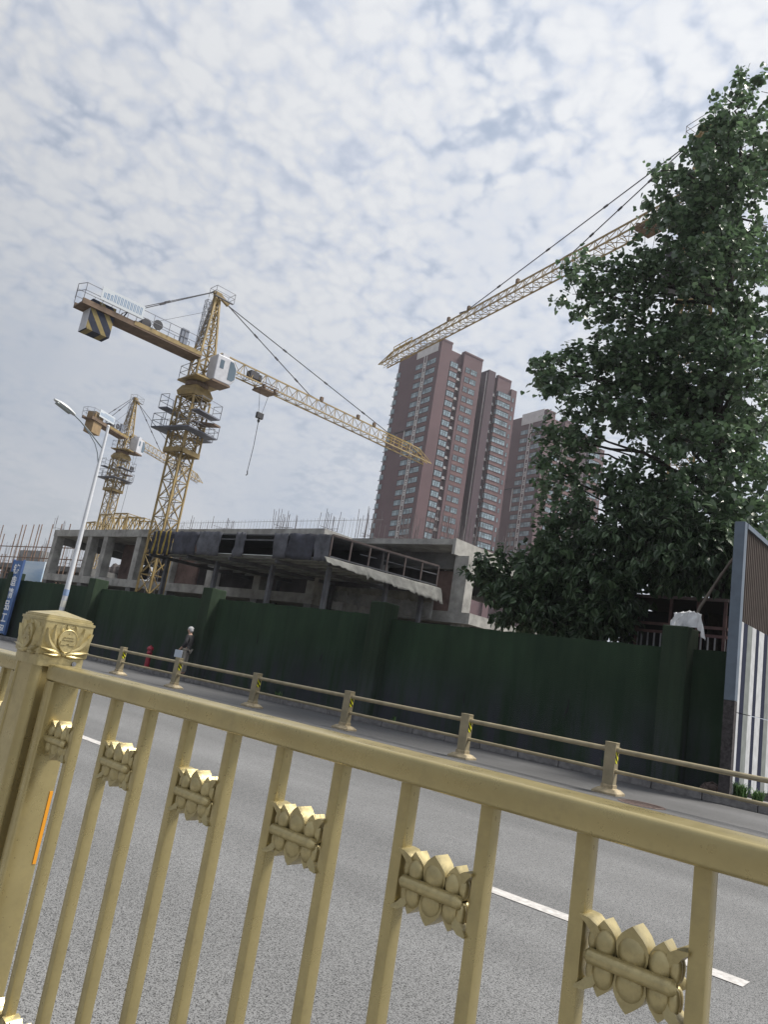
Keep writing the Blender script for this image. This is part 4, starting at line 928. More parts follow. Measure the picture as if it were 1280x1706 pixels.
def crane(loc, mast_rz, jib_rz, label, zt, apex, jl, cl, w=1.15, trolley=5.3, hook=1.9, tail=3.7, striped=True, zj_off=1.85, cage=True, pend=(.40, .78)):
    t = thing('tower_crane', loc, mast_rz, label, 'tower crane')
    jr = jib_rz - mast_rz; Mj = Matrix.Rotation(jr, 4, 'Z')
    def part(name, mb, m, parent=None, jib=True, **kw):
        o = mb.build(name, m, parent or t, **kw)
        if jib and parent is None: o.rotation_euler = (0, 0, jr)
        return o
    zc = zt - 4.9
    m = MB(); mast_lattice(m, w, 0, zt - .6, int(zt / 1.25), .11, .045); part('mast', m, CRANEY, jib=False)
    m = MB(); mast_lattice(m, .42, 0, zc, int(zc / 1.8), .03, .02); part('mast_ladder', m, HANDR, jib=False)
    # climbing frame around the upper mast
    wc = w + .42
    m = MB(); mast_lattice(m, wc, zc, zt - 1.1, 4, .095, .045)
    for z in (zc,): 
        for sx in (-1, 1): m.bar((sx * wc / 2, -wc / 2, z), (sx * wc / 2, wc / 2, z), .24, .3); m.bar((-wc / 2, sx * wc / 2, z), (wc / 2, sx * wc / 2, z), .24, .3)
    part('climbing_frame', m, CRANEY, jib=False)
    p1 = zt - 3.55; p2 = zt - 2.15
    for z, ext, faces in ((p1, .95, 'LRBF'), (p2, .8, 'LR')):
        h = wc / 2
        segs_ = {'L': (-h - ext, -h - .02, -h - ext * .75, h + .1), 'R': (h + .02, h + ext, -h, h + .4), 'B': (-h - ext, h + ext, -h - ext * .75, -h - .02), 'F': (-h, h, h + .02, h + ext)}
        for s in faces:
            x0, x1, y0, y1 = segs_[s]
            o = part('platform', MB().box(x0, x1, y0, y1, z - .05 + (.006 if s in 'BF' else 0), z + .04 + (.004 if s in 'BF' else 0)), CRANEG, jib=False)
            m = MB()
            cs = {'L': [(x1, y0, z), (x0, y0, z), (x0, y1, z), (x1, y1, z)], 'R': [(x0, y0, z), (x1, y0, z), (x1, y1, z), (x0, y1, z)], 'B': [(x0, y1, z), (x0, y0, z), (x1, y0, z), (x1, y1, z)], 'F': [(x0, y0, z), (x0, y1, z), (x1, y1, z), (x1, y0, z)]}[s]
            railing(m, cs, .95, .03); m.build('handrail', HANDR, o)
    m = MB(); m.add([(wc / 2, -.55, p1 + .75), (wc / 2 + 1.9, -.3, p1 + .55), (wc / 2 + 1.9, .3, p1 + .55), (wc / 2, .55, p1 + .75), (wc / 2, -.55, p1 + .66), (wc / 2 + 1.9, -.3, p1 + .46), (wc / 2 + 1.9, .3, p1 + .46), (wc / 2, .55, p1 + .66)], [(0, 1, 2, 3), (7, 6, 5, 4), (0, 4, 5, 1), (1, 5, 6, 2), (2, 6, 7, 3), (3, 7, 4, 0)])
    part('lifting_beam', m, CRANED, jib=False)
    # slewing seat, ring, upper platform
    m = MB(); v = []
    for hx, z in ((wc * .50, zt - 1.0), (wc * .55, zt - .72), (wc * .42, zt - .28)): v += [(-hx, -hx, z), (hx, -hx, z), (hx, hx, z), (-hx, hx, z)]
    m.add(v, [(i * 4 + k_, i * 4 + (k_ + 1) % 4, (i + 1) * 4 + (k_ + 1) % 4, (i + 1) * 4 + k_) for i in range(2) for k_ in range(4)] + [(8, 9, 10, 11)])
    part('slewing_seat', m, CRANEY, jib=False)
    m = MB(); m.lathe([(.78, zt - .28), (.78, zt - .02), (.62, zt + .08)], 20); part('slewing_ring', m, CRANED)
    o = part('upper_platform', MB().box(-1.0, 1.35, -1.5, 1.0, zt + .08, zt + .18), CRANEY)
    m = MB(); railing(m, [(-.95, -.4, zt + .18), (-.95, .95, zt + .18), (1.2, .95, zt + .18)], .95, .03); m.build('handrail', HANDR, o)
    # tower head
    zj = zt + zj_off
    m = MB(); mast_lattice(m, 1.05, zt + .18, zj + .5, 2, .12, .06); part('slewing_tower', m, CRANEY)
    m = MB(); mast_lattice(m, 1.05, zj + .5, apex - .25, 5, .12, .05, taper=.26)
    m.box(-.22, .22, -.2, .2, apex - .3, apex + .05); m.bar((.1, 0, apex - .05), (.95, 0, apex - .42), .20, .26); m.bar((-.1, 0, apex - .02), (-.35, 0, apex - .05), .18)
    part('tower_head', m, CRANEY)
    m = MB(); railing(m, [(-.4, -.45, apex - .35), (1.1, -.45, apex - .35), (1.1, .45, apex - .35), (-.4, .45, apex - .35), (-.4, -.45, apex - .35)], .7, .025); m.box(-.4, 1.1, -.44, -.25, apex - .39, apex - .35)
    mast_lattice(m, .35, zj + .8, apex - .8, 6, .025, .02, x0=-.55, y0=.0)
    part('head_platform', m, HANDR)
    # cab
    cb = MB(); y0, y1, x0, x1, z0, z1 = -1.72, -.62, .15, 1.75, zt + .10, zt + 2.0
    poly = [(x0, z0 + .1), (x1 - .32, z0 + .1), (x1, z0 + .55), (x1, z0 + 1.35), (x1 - .35, z1), (x0, z1)]
    cb.prism(poly, 1, y0, y1); co = part('cab', cb, CABW, bevel=.05)
    m = MB(); m.prism([(x1 - .62, z0 + .42), (x1 - .25, z0 + .42), (x1 - .06, z0 + .62), (x1 - .06, z0 + 1.3), (x1 - .36, z1 - .16), (x1 - .62, z1 - .16)], 1, y0 - .012, y1 + .012); m.build('window', CABGL, co)
    m = MB(); m.prism([(x0 + .25, z0 + 1.0), (x0 + .55, z0 + 1.0), (x0 + .55, z0 + 1.6), (x0 + .25, z0 + 1.6)], 1, y0 - .012, y0); m.build('window', CABGL, co)
    MB().box(x1 - .30, x1 + .006, y0 + .1, y1 - .1, z0 + .62, z0 + 1.3).build('window', CABGL, co)
    MB().box(x0 - .1, x1 - .3, y0 - .06, y1 + .1, z0 - .06, z0 + .06).build('cab_floor', CRANED, co)
    MB().box(x0 + .5, x0 + 1.0, y0 + .3, y1 - .3, z1 + .01, z1 + .32).build('air_conditioner', CABW, co)
    # jib: triangular truss
    m = MB(); jx0 = .75; hw = .48; hh = 1.0; n = int((jl - jx0) / 0.95)
    m.bar((jx0, -hw, zj), (jl, -hw, zj), .085); m.bar((jx0, hw, zj), (jl, hw, zj), .085); m.bar((jx0 + .5, 0, zj + hh), (jl - 1.2, 0, zj + hh), .09)
    m.bar((jl, -hw, zj), (jl - 1.2, 0, zj + hh), .06); m.bar((jl, hw, zj), (jl - 1.2, 0, zj + hh), .06)
    for i in range(n):
        xa = jx0 + (jl - jx0) * i / n; xb = jx0 + (jl - jx0) * (i + 1) / n; xm = min((xa + xb) / 2, jl - 1.2)
        for s in (-1, 1): m.bar((xa, s * hw, zj), (xm, 0, zj + hh), .038); m.bar((xb, s * hw, zj), (xm, 0, zj + hh), .038)
        m.bar((xa, -hw, zj), (xa, hw, zj), .04); m.bar((xa, -hw, zj), (xb, hw, zj), .035)
    jb = part('jib', m, CRANEJ)
    m = MB(); railing(m, [(jl - 5.4, hw * .9, zj + .45), (jl - 2.4, hw * .9, zj + .45)], .55, .05)
    for s in (-1, 1): m.bar((jl - 2.4, s * .3, zj + .75), (jl + .1, s * .15, zj + .1), .05)
    m.bar((jl - 5.4, 0, zj + hh), (jl - 2.3, 0, zj + hh + .05), .09); m.build('jib_end_guard', mat('crane_bright_yellow', (.36, .245, .06), .55), jb)
    for px_ in pend:
        a = Vector((.95, 0, apex - .45)); b = Vector((jl * px_, 0, zj + hh + .05)); m = MB(); m.bar(a, b, .05)
        for s in (.3, .55, .8): q = a + (b - a) * s; m.bar(q, q + (b - a).normalized() * .35, .10)
        m.bar(b, b + (b - a).normalized() * .9 + Vector((0, 0, .28)), .08); part('pendant_bar', m, CABLE)
    for x_ in (jl * .45, jl * .62, jl * .70): 
        m = MB(); m.box(x_ - .12, x_ + .12, -.1, .1, zj + hh + .03, zj + hh + .35); m.build('sheave_bracket', CRANED, jb)
    m = MB(); m.box(trolley - 1.6, trolley - .9, -.3, .3, zj + .25, zj + .75); m.lathe([(.22, zj + .3), (.22, zj + .7)], 12, c=(trolley - .7, 0)); m.build('trolley_winch', CABLE, jb)
    # counter jib
    cjy = .62
    m = MB(); m.box(-cl, -.5, -cjy, cjy, zj - .22, zj - .12); 
    for s in (-1, 1): m.box(-cl, -.5, s * cjy - .07, s * cjy + .07, zj - .24, zj + .10)
    cj = part('counter_jib', m, CRANED)
    m = MB()
    for s in (-1, 1): m.box(-cl * .62, -.52, s * cjy - .085, s * cjy + .085, zj - .12, zj + .16)
    m.build('counter_jib_girder', CRANEY, cj)
    for s in (-1, 1):
        m = MB(); railing(m, [(-cl, s * (cjy + .12), zj + .1), (-.9, s * (cjy + .12), zj + .1)], .95, .03); m.build('handrail', HANDR, cj)
    m = MB(); railing(m, [(-cl, -cjy - .12, zj + .1), (-cl - .25, 0, zj + .1), (-cl, cjy + .12, zj + .1)], .95, .03); m.build('handrail', HANDR, cj)
    cw = MB().box(-cl + .6, -cl + 2.1, -.55, .55, zj - 1.6, zj + .35 + (0 if striped else .5)).build('counterweight', CWS if striped else CWO, cj)
    if striped: MB().box(-cl + .588, -cl + .599, -.545, .545, zj - 1.59, zj - .25).build('counterweight_end', CABW, cw)
    sb = MB().box(-cl + .9, -cl + 3.7, -cjy - .22, -cjy - .18, zj + .40, zj + 1.25).build('sign_board', SIGNB, cj)
    m = MB(); xx = -cl + 1.05
    for ch in '1onlllllllll':
        for q in (0, 1): m.box(xx + q * .09, xx + q * .09 + .045, -cjy - .226, -cjy - .221, zj + .58, zj + (1.08 if ch == 'l' else .92))
        if ch in 'on': m.box(xx, xx + .13, -cjy - .2265, -cjy - .2215, zj + .90, zj + .95)
        if ch == 'o': m.box(xx, xx + .13, -cjy - .2265, -cjy - .2215, zj + .58, zj + .63)
        xx += .215
    m.build('sign_print', SIGNT, sb)
    m = MB(); m.tube([(-cl + 4.2, -.4, zj + .45), (-cl + 4.2, .4, zj + .45)], .32, 14); m.box(-cl + 3.7, -cl + 4.9, -.5, .5, zj + .1, zj + .28); m.tube([(-cl + 4.9, -.55, zj + .62), (-cl + 4.9, -.48, zj + .62)], .33, 14); m.build('winch', CABLE, cj)
    MB().box(-2.25, -1.75, -.72, -.45, zj + .12, zj + 1.15).build('electric_cabinet', mat('cabinet_grey', (.17, .19, .24), .5), cj)
    for s in (-1, 1):
        m = MB(); a = Vector((-.35, s * .08, apex - .05)); b = Vector((-cl + 2.9, s * .5, zj + .75)); m.bar(a, b, .05)
        for q in (.55, .85): p_ = a + (b - a) * q; m.bar(p_, p_ + (b - a).normalized() * .4, .1)
        m.bar(b, b + Vector((-.25, 0, -.6)), .07); part('counter_pendant', m, CABLE)
    m = MB(); m.bar((-.2, 0, apex - 1.4), (-cl + 4.5, 0, zj + .7), .02); part('hoist_rope', m, CABLE)
    m = MB(); m.bar((1.2, .1, zj + .05), (jl - .3, .1, zj - .32), .022); part('trolley_rope', m, CABLE)
    # trolley and hook block
    m = MB(); m.box(trolley - .7, trolley + .7, -.6, .6, zj - .32, zj - .2)
    for sx in (-.5, .5):
        for sy in (-1, 1): m.lathe([(.12, zj - .22), (.12, zj + .02)], 10, c=(trolley + sx, sy * .56))
    railing(m, [(trolley - .7, -.62, zj - .25), (trolley + .7, -.62, zj - .25)], .4, .04); tr = part('trolley', m, CRANED)
    m = MB(); 
    for s in (-1, 1): m.bar((trolley + s * .42, 0, zj - .3), (trolley + s * .14, 0, zj - hook), .02)
    m.build('rope', CABLE, tr)
    hk = MB(); hk.box(trolley - .28, trolley + .28, -.12, .12, zj - hook - .45, zj - hook); hk.lathe([(.06, zj - hook - .75), (.12, zj - hook - .6), (.06, zj - hook - .45)], 8, c=(trolley, 0)); hb = hk.build('hook_block', BLACKM, tr, bevel=.03)
    m = MB(); m.tube([(trolley, 0, zj - hook - .7), (trolley + .03, 0, zj - hook - .7 - tail * .5), (trolley - .02, .05, zj - hook - .7 - tail)], .022, 6); m.tube([(trolley - .02, .05, zj - hook - .7 - tail), (trolley + .03, .05, zj - hook - tail - .95), (trolley - .07, .05, zj - hook - tail - 1.05)], .04, 6); m.build('sling', CABLE, hb)
    return t
crane((-42.5, 26.0, 0), R(11), R(85.5), 'large yellow tower crane at left with striped counterweight and a hook hanging over the shed', 18.2, 25.0, 23.3, 8.75)
crane((-83.4, 43.1, 0), R(8), R(116), 'smaller distant yellow tower crane at far left with an ochre counterweight', 22.3, 29.3, 19.0, 7.6, trolley=2.6, hook=2.8, tail=6.0, striped=False, zj_off=1.7)
crane((-13.2, 35.6, 0), R(20), R(161.5), 'yellow tower crane mostly hidden by the poplar, its long jib crossing above the high rise', 27.2, 33.6, 34.0, 10.0, trolley=3.4, hook=3.0, tail=1.0, striped=False, zj_off=1.8, pend=(.29, .63))

# ---------------------------------------------------------------- high-rise towers
def tower(loc, rz, label):
    t = thing('apartment_tower', loc, rz, label, 'apartment tower', 'brown high rise towers')
    FH = 2.9; TOP = 94.0; zs = [TOP - 3.6 - FH * (i + 1) for i in range(20)]
    def bx(name, a, m): return MB().box(*a).build(name, m, t)
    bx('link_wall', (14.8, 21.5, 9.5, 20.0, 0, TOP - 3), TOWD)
    bx('shaded_purple_wall', (21.5, 24.2, 4.4, 21.5, 0, TOP + .3), TOWD)  # its dark colour stands in for shade from the front block
    bx('roof_parapet', (-.12, 3.4, 1.3, 11.4, TOP - 3.0, TOP + .9), TOWG); bx('roof_house', (5, 12, 6, 16, TOP - 1, TOP + 1.2), TOWW)
    for a in ((-.1, 3.8, -.1, 1.2, TOP, TOP + .5), (8.0, 14.9, -.62, 1.0, TOP - 1, TOP - .5), (25.7, 31.2, 4.9, 6, TOP - .2, TOP + .3)): bx('roof_coping', a, TOWW)
    bx('drain_pipe', (15.2, 15.45, 9.2, 9.49, 30, TOP - 3), TOWG); bx('drain_pipe', (21.3, 21.49, 5.0, 5.3, 30, TOP - .5), TOWG)
    # brick bands under the windows
    m = MB()
    for z in zs:
        for a in ((-.03, 0, 1.5, 5.9), (-.03, 0, 7.7, 11.3)): m.box(a[0], a[1], a[2], a[3], z - 1.15, z, 1)
        m.box(8.9, 13.4, -.53, -.5, z - 1.15, z, 1); m.box(25.9, 31.1, 4.2, 5.0, z - 1.15, z, 1); m.box(3.9, 6.6, -.02, .7, z - 1.15, z, 1)
    for z in zs:
        for a in ((-.12, 0, 1.4, 6.0), (-.12, 0, 7.6, 11.4), ): m.box(a[0], a[1], a[2], a[3], z - .10, z, 2); m.box(a[0], a[1], a[2], a[3], z - 1.25, z - 1.15, 2)
        m.box(3.85, 6.65, -.10, .7, z - .12, z - .001, 2); m.box(25.8, 31.2, 4.12, 5.0, z - .12, z - .001, 2)
        m.box(-.5, 0.4, 20.6, 21.0, z - .2, z - .1, 2)
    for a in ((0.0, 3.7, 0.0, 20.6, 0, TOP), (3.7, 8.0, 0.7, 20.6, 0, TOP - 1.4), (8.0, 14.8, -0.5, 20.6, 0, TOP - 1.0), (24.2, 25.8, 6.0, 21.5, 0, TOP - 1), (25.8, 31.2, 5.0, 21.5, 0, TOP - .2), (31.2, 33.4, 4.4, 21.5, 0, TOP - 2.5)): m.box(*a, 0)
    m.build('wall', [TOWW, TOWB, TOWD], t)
    # service ladder: white frame with ac openings
    m = MB(); m.box(-.14, 0, 6.1, 6.35, 30, TOP - 3); m.box(-.14, 0, 7.25, 7.5, 30, TOP - 3)
    for z in zs: m.box(-.14, 0, 6.35, 7.25, z - .35, z + .05); m.box(-.14, 0, 6.35, 7.25, z + .95, z + 1.25); m.box(-.12, -.02, 6.5, 7.0, z + .2, z + .7)
    m.build('service_frame', TOWG, t)
    bx('facade_ledge', (-.35, 0, 8.0, 20.6, TOP - 3.6 - FH * 8 + 1.9, TOP - 3.6 - FH * 8 + 2.2), TOWD)
    bx('corner_pilaster', (-.2, 0, 11.4, 11.7, TOP - 3.6 - FH * 10, TOP - 3.6 - FH * 8 + 1.9), TOWG)
    # windows: individual on the front block, the far block as one
    def win(m, x0, x1, y0, y1, z0, z1, axis, n, d):
        """frame + panes on a wall; axis 'x' faces -x (span in y), 'y' faces -y (span in x)"""
        if axis == 'x':
            m.box(x0 - d, x0, y0, y1, z0, z1, 0)
            for i in range(n + 1): y = y0 + (y1 - y0) * i / n; m.box(x0 - d - .06, x0 - d + .01, y - .035, y + .035, z0, z1, 1)
            m.box(x0 - d - .055, x0 - d + .01, y0, y1, z0 - .04, z0 + .06, 1); m.box(x0 - d - .055, x0 - d + .01, y0, y1, z1 - .06, z1 + .04, 1); m.box(x0 - d - .05, x0 - d + .01, y0, y1, z0 + (z1 - z0) * .62, z0 + (z1 - z0) * .62 + .06, 1)
        else:
            m.box(x0, x1, y0 - d, y0, z0, z1, 0)
            for i in range(n + 1): x = x0 + (x1 - x0) * i / n; m.box(x - .035, x + .035, y0 - d - .06, y0 - d + .01, z0, z1, 1)
            m.box(x0, x1, y0 - d - .055, y0 - d + .01, z0 - .04, z0 + .06, 1); m.box(x0, x1, y0 - d - .055, y0 - d + .01, z1 - .06, z1 + .04, 1); m.box(x0, x1, y0 - d - .05, y0 - d + .01, z0 + (z1 - z0) * .62, z0 + (z1 - z0) * .62 + .06, 1)
        return m
    protos = [win(MB(), 0, 0, 1.65, 5.75, 0, 1.5, 'x', 3, .06), win(MB(), 0, 0, 7.85, 11.1, 0, 1.5, 'x', 3, .06), win(win(MB(), 4.0, 6.5, .70, 0, 0, 1.55, 'y', 3, .72), 4.0, 0, .05, .65, 0.01, 1.54, 'x', 1, .03),
              win(win(MB(), 9.1, 10.6, -.5, 0, 0, 1.5, 'y', 2, .04), 11.0, 13.2, -.5, 0, 0, 1.5, 'y', 3, .04), win(MB(), 0, 0, 19.0, 20.6, 0, 1.5, 'x', 2, .18)]
    for p in protos:
        base = None
        for z in zs:
            if base is None: base = o = p.build('window', [GLASS, FRAME], t)
            else: o = base.copy(); COL.objects.link(o)
            o.location.z = z
    m = MB()
    for z in zs:
        win(m, 26.0, 31.0, 5.0, 0, z, z + 1.55, 'y', 5, .78); win(m, 26.0, 0, 4.3, 4.95, z, z + 1.55, 'x', 1, .03)
        win(m, 31.9, 32.5, 4.4, 0, z, z + 1.3, 'y', 1, .04); win(m, 24.4, 25.6, 6.0, 0, z, z + 1.5, 'y', 1, .05)
    o = m.build('window', [GLASS, FRAME], t); o['kind'] = 'stuff'
    for xa, xb, ya, yb in ((6.9, 7.75, -.02, .6), (24.6, 25.4, 5.3, 5.9)):
        base = None
        for z in zs:
            if base is None: m = MB(); m.box(xa, xb, ya, yb, -.1, .55); m.box(xa - .2, xb + .2, ya - .1, yb + .1, -.22, -.101); base = o = m.build('air_conditioner', TOWG, t)
            else: o = base.copy(); COL.objects.link(o)
            o.location.z = z
    return t
TH = R(74.5)
tw = tower((-123.2, 147.4, 0), TH, 'taller brown apartment tower in full view under the jib of the hidden crane')
t2 = copy_tree(tw); t2.location = (-117.1, 197.6, -2.3); t2['label'] = 'right hand brown apartment tower, half covered by the leaves of the poplar'

# ---------------------------------------------------------------- platform behind the wall, pole and cloth
t = thing('steel_platform', (-6.75, 19.0, 0), R(0), 'rusty red steel frame platform with pale baluster railing behind the wall', 'platform')
for x in (-1.1, -0.25, 0.42, 1.06):
    for y in (0, 2.4): MB().box(x - .035, x + .035, y - .035, y + .035, 0, 4.36).build('frame_post', RUSTY, t)
MB().box(-1.7, 1.10, .05, 2.5, 4.365, 4.42).build('roof_sheet', DARKIN, t); MB().box(-1.6, 1.12, -.04, .04, 4.36, 4.43).build('roof_edge_rail', mat('faded_red_steel', (.24, .185, .19), .7, var=.2, vscale=4), t)  # roof sheet near-black, its shaded underside put into the colour
for z, h in ((3.70, .07), (3.50, .07), (2.72, .06)):
    MB().box(-1.5, 1.03, -.03, .03, z - h / 2, z + h / 2).build('cross_rail', RUSTY, t); MB().box(1.08, 1.12, .0, 2.4, z - h / 2, z + h / 2).build('cross_rail', RUSTY, t)
PALE = mat('pale_baluster', (.36, .36, .385), .6, var=.15, vscale=5)
for i in range(16):
    x = -1.45 + i * .165
    if min(abs(x - q) for q in (-1.1, -.25, .42, 1.06)) < .05: x += .06
    MB().box(x - .016, x + .016, -.016, .016, 2.75, 3.465).build('baluster', PALE, t)
for i in range(12):
    y = .2 + i * .18; MB().box(1.084, 1.116, y - .016, y + .016, 2.75, 3.465).build('baluster', PALE, t)
MB().box(-1.6, 1.1, .05, 2.5, 2.55, 2.68).build('floor', RUSTY, t); MB().box(-2.6, 1.05, 2.46, 2.52, 1.5, 4.36).build('back_wall', DARKIN, t); MB().box(1.05, 1.07, 1.0, 2.46, 2.0, 4.36).build('side_wall', DARKIN, t)  # back and side wall coloured near-black in place of interior shade
MB().bar((1.35, -.3, 2.6), (2.2, -1.6, 3.85), .09, .05).build('diagonal_brace', SHEDM, t)
m = MB(); m.tube([(-5.52, 16.12, 3.20), (-5.35, 16.14, 3.75), (-5.0, 16.20, 4.45), (-4.62, 16.3, 5.15)], [.032, .034, .030, .026], 9)
o = m.build('wooden_pole', POLEW, smooth=True); tag(o, 'bare wooden pole leaning from the pillar top up to the striped hoarding', 'pole')
m = MB(); v = []; f = []
nu, nv_ = 14, 16
for i in range(nu + 1):
    for j in range(nv_ + 1):
        u = i / nu; s = j / nv_
        # draped sheet: two falls hanging off the pole over the pillar top
        ang = (s - .5) * 2
        x = -5.50 + ang * .30 + (0.13 * u if ang > .2 else -.02 * u) + .02 * math.sin(j * 2.2 + i * .4)
        y = 15.95 + .10 * math.cos(ang * 2.2) - .12 * u + .035 * math.sin(j * 1.9 + i * .7)
        z = 3.66 - abs(ang) * .10 - u * (.36 + (.30 if ang > .35 else 0) * (ang - .35)) + .02 * math.sin(i + j * 2.0)
        if ang > .35: y -= .10 * (ang - .35); 
        v.append((x, min(y, 16.25), z))
for i in range(nu):
    for j in range(nv_): a_ = i * (nv_ + 1) + j; f.append((a_, a_ + nv_ + 1, a_ + nv_ + 2, a_ + 1))
m.add(v, f); o = m.build('white_cloth', CLOTH, smooth=True, fix=False); sd_ = o.modifiers.new('thick', 'SOLIDIFY'); sd_.thickness = .008
tag(o, 'crumpled white cloth draped over the top of the rightmost wall pillar', 'cloth')

# ---------------------------------------------------------------- trees
def heart_leaf():       # unit leaf, stalk at origin, tip at +y ; folded a little along the midrib
    half = [(0, 0, 0), (.30, -.04, .05), (.50, .22, .10), (.42, .52, .08), (.20, .82, .02), (0, 1.0, -.08)]
    mid = [(0, .25, 0), (0, .55, 0)]
    v = [half[0], half[1], half[2], half[3], half[4], half[5], mid[0], mid[1]] + [(-a, b, c) for a, b, c in half[1:5]]
    f = [(0, 1, 2, 6), (6, 2, 3, 7), (7, 3, 4, 5), (0, 6, 9, 8), (6, 7, 10, 9), (7, 5, 11, 10)]
    return np.array(v), f
def palm_leaf():        # broad shallow-lobed leaf, tips hanging
    out = [(-135, .30), (-105, .46), (-78, .40), (-46, .78), (-22, .56), (-9, .92), (0, 1.15), (9, .92), (22, .56), (46, .78), (78, .40), (105, .46), (135, .30)]
    v = [(0, .12, .03)] + [(math.sin(R(a)) * l, .22 + math.cos(R(a)) * l, .05 - .26 * l * l + (.05 if l < .67 else 0)) for a, l in out]
    f = [(0, i + 1, i + 2) for i in range(len(out) - 1)]
    return np.array(v), f
def long_leaf():        # broad pointed leaf with two small side lobes, hanging from its stalk
    v = [(0, 0, 0), (0, .35, .03), (0, .70, .0), (0, 1.12, -.20)]
    side = [(.26, -.06, .02), (.42, .20, .07), (.33, .36, .06), (.36, .55, .03), (.16, .86, -.06)]
    v += side + [(-a, b, c) for a, b, c in side]; f = []
    for o in (4, 9): f += [(0, o, o + 1, 1), (1, o + 1, o + 2), (1, o + 2, o + 3, 2), (2, o + 3, o + 4), (2, o + 4, 3)]
    return np.array(v), f
def leaves(name, pts, sizes, dirs, shape, m, parent):
    sv, sf = shape; n = len(pts); k_ = len(sv)
    d = dirs / np.linalg.norm(dirs, axis=1, keepdims=True)
    up = np.tile(np.array([0, 0, 1.0]), (n, 1)) + rng.normal(0, .45, (n, 3))
    a = np.cross(d, up); a /= np.linalg.norm(a, axis=1, keepdims=True) + 1e-9; c = np.cross(a, d)
    V = pts[:, None, :] + sizes[:, None, None] * (sv[None, :, 0:1] * a[:, None, :] + sv[None, :, 1:2] * d[:, None, :] + sv[None, :, 2:3] * c[:, None, :])
    V = V.reshape(-1, 3)
    lt = np.array([len(q) for q in sf]); li = np.concatenate([np.array(q) for q in sf])
    LI = (li[None, :] + (np.arange(n) * k_)[:, None]).reshape(-1); LT = np.tile(lt, n); LS = np.concatenate([[0], np.cumsum(LT)[:-1]])
    me = bpy.data.meshes.new(name); me.vertices.add(len(V)); me.vertices.foreach_set('co', V.astype(np.float32).ravel())
    me.loops.add(len(LI)); me.loops.foreach_set('vertex_index', LI.astype(np.int32)); me.polygons.add(len(LT)); me.polygons.foreach_set('loop_start', LS.astype(np.int32)); me.polygons.foreach_set('loop_total', LT.astype(np.int32))
    me.update(); me.validate(); me.materials.append(m)
    o = bpy.data.objects.new(name, me); COL.objects.link(o); o.parent = parent; return o
FL = 1238.5
def pix(u, v, y):       # photo direction (u, v) met with the vertical plane Y = y
    d = right * (u - 640) + down * (v - 853) + fwd * FL
    return Vector((0, 0, 1.3)) + d * (y / d.y)
def crown(lobes, ntw, nleaf, lsize, twl, shape, m, parent, droop, root, limb_r, name='crown'):
    """lobes: (centre, radii). Twigs are scattered in each lobe, mostly near its skin; leaves hang along each twig"""
    P = []; Dd = []; Sz = []; twigs = MB()
    for c, r, k_ in lobes:
        n = int(ntw * k_); cl = rng.normal(size=(n, 3)); cl /= np.linalg.norm(cl, axis=1, keepdims=True)
        rad = rng.random(n) ** .42
        pos = np.array(c) + cl * rad[:, None] * np.array(r)
        out = cl * .8 + rng.normal(0, .5, (n, 3)); out[:, 2] += .25; out /= np.linalg.norm(out, axis=1, keepdims=True)
        for p, o_ in zip(pos, out):
            L_ = twl * random.uniform(.5, 1.2); nl = max(3, int(nleaf * random.uniform(.5, 1.4)))
            tt = rng.random(nl); q = p[None, :] + o_[None, :] * (tt * L_)[:, None] + rng.normal(0, lsize * .55, (nl, 3))
            dd = o_[None, :] * .5 + rng.normal(0, .7, (nl, 3)); dd[:, 2] -= droop
            P.append(q); Dd.append(dd); Sz.append(lsize * (.55 + .85 * rng.random(nl) ** 1.3))
            if random.random() < .35: twigs.bar(p - o_ * L_ * .6, p + o_ * L_, .012)
    P = np.concatenate(P); Dd = np.concatenate(Dd); Sz = np.concatenate(Sz)
    o = leaves(name, P, Sz, Dd, shape, m, parent)
    return o, twigs, len(P)
def limb(mb, a, b, r0, r1, wob=.25, n=6):
    pts = []; a = Vector(a); b = Vector(b)
    for i in range(n + 1):
        s = i / n; p = a.lerp(b, s); w = wob * math.sin(math.pi * s); pts.append(p + Vector((random.uniform(-w, w), random.uniform(-w, w), random.uniform(-w, w) * .5 + .3 * wob * math.sin(math.pi * s))))
    mb.tube(pts, [r0 + (r1 - r0) * i / n for i in range(n + 1)], 8); return pts
def tree(label, base, top, r0, lobespec, ntw, nleaf, ls, twl, shape, m, droop, name):
    t = thing(name, base, 0, label, 'tree'); base = Vector(base)
    lobes = []
    for u, v, y, ru, ry, rv, k_ in lobespec:
        c = pix(u, v, y); sc = (c - Vector((0, 0, 1.3))).dot(fwd) / FL
        lobes.append((tuple(c - base), (ru * sc, ry, rv * sc), k_))
    o, tw_, n = crown(lobes, ntw, nleaf, ls, twl, shape, m, t, droop, base, r0)
    tr = MB(); tp = Vector(top) - base
    pts = limb(tr, (0, 0, -.1), tp, r0, r0 * .18, r0 * 1.2, 10)
    tr.build('trunk', BARK, t, smooth=True)
    lm = MB()
    for c, r, k_ in lobes:
        q = min(pts, key=lambda p: (Vector(c) - p).length + max(0, p.z - c[2] + .6) * 3)
        limb(lm, q, Vector(c) + Vector((0, 0, .2)), r0 * .32, .02, .3)
        for j in range(1):
            e = Vector(c) + Vector((random.uniform(-.8, .8) * r[0], random.uniform(-.8, .8) * r[1], random.uniform(-.5, .8) * r[2])); limb(lm, q.lerp(Vector(c), .55), e, .035, .010, .15)
    lm.v += []; 
    off = len(lm.v); lm.v += tw_.v; lm.f += [tuple(i + off for i in f_) for f_ in tw_.f]; lm.m += tw_.m
    lm.build('limbs', BARK, t, smooth=True, fix=False)
    print('tree leaves', n); return t
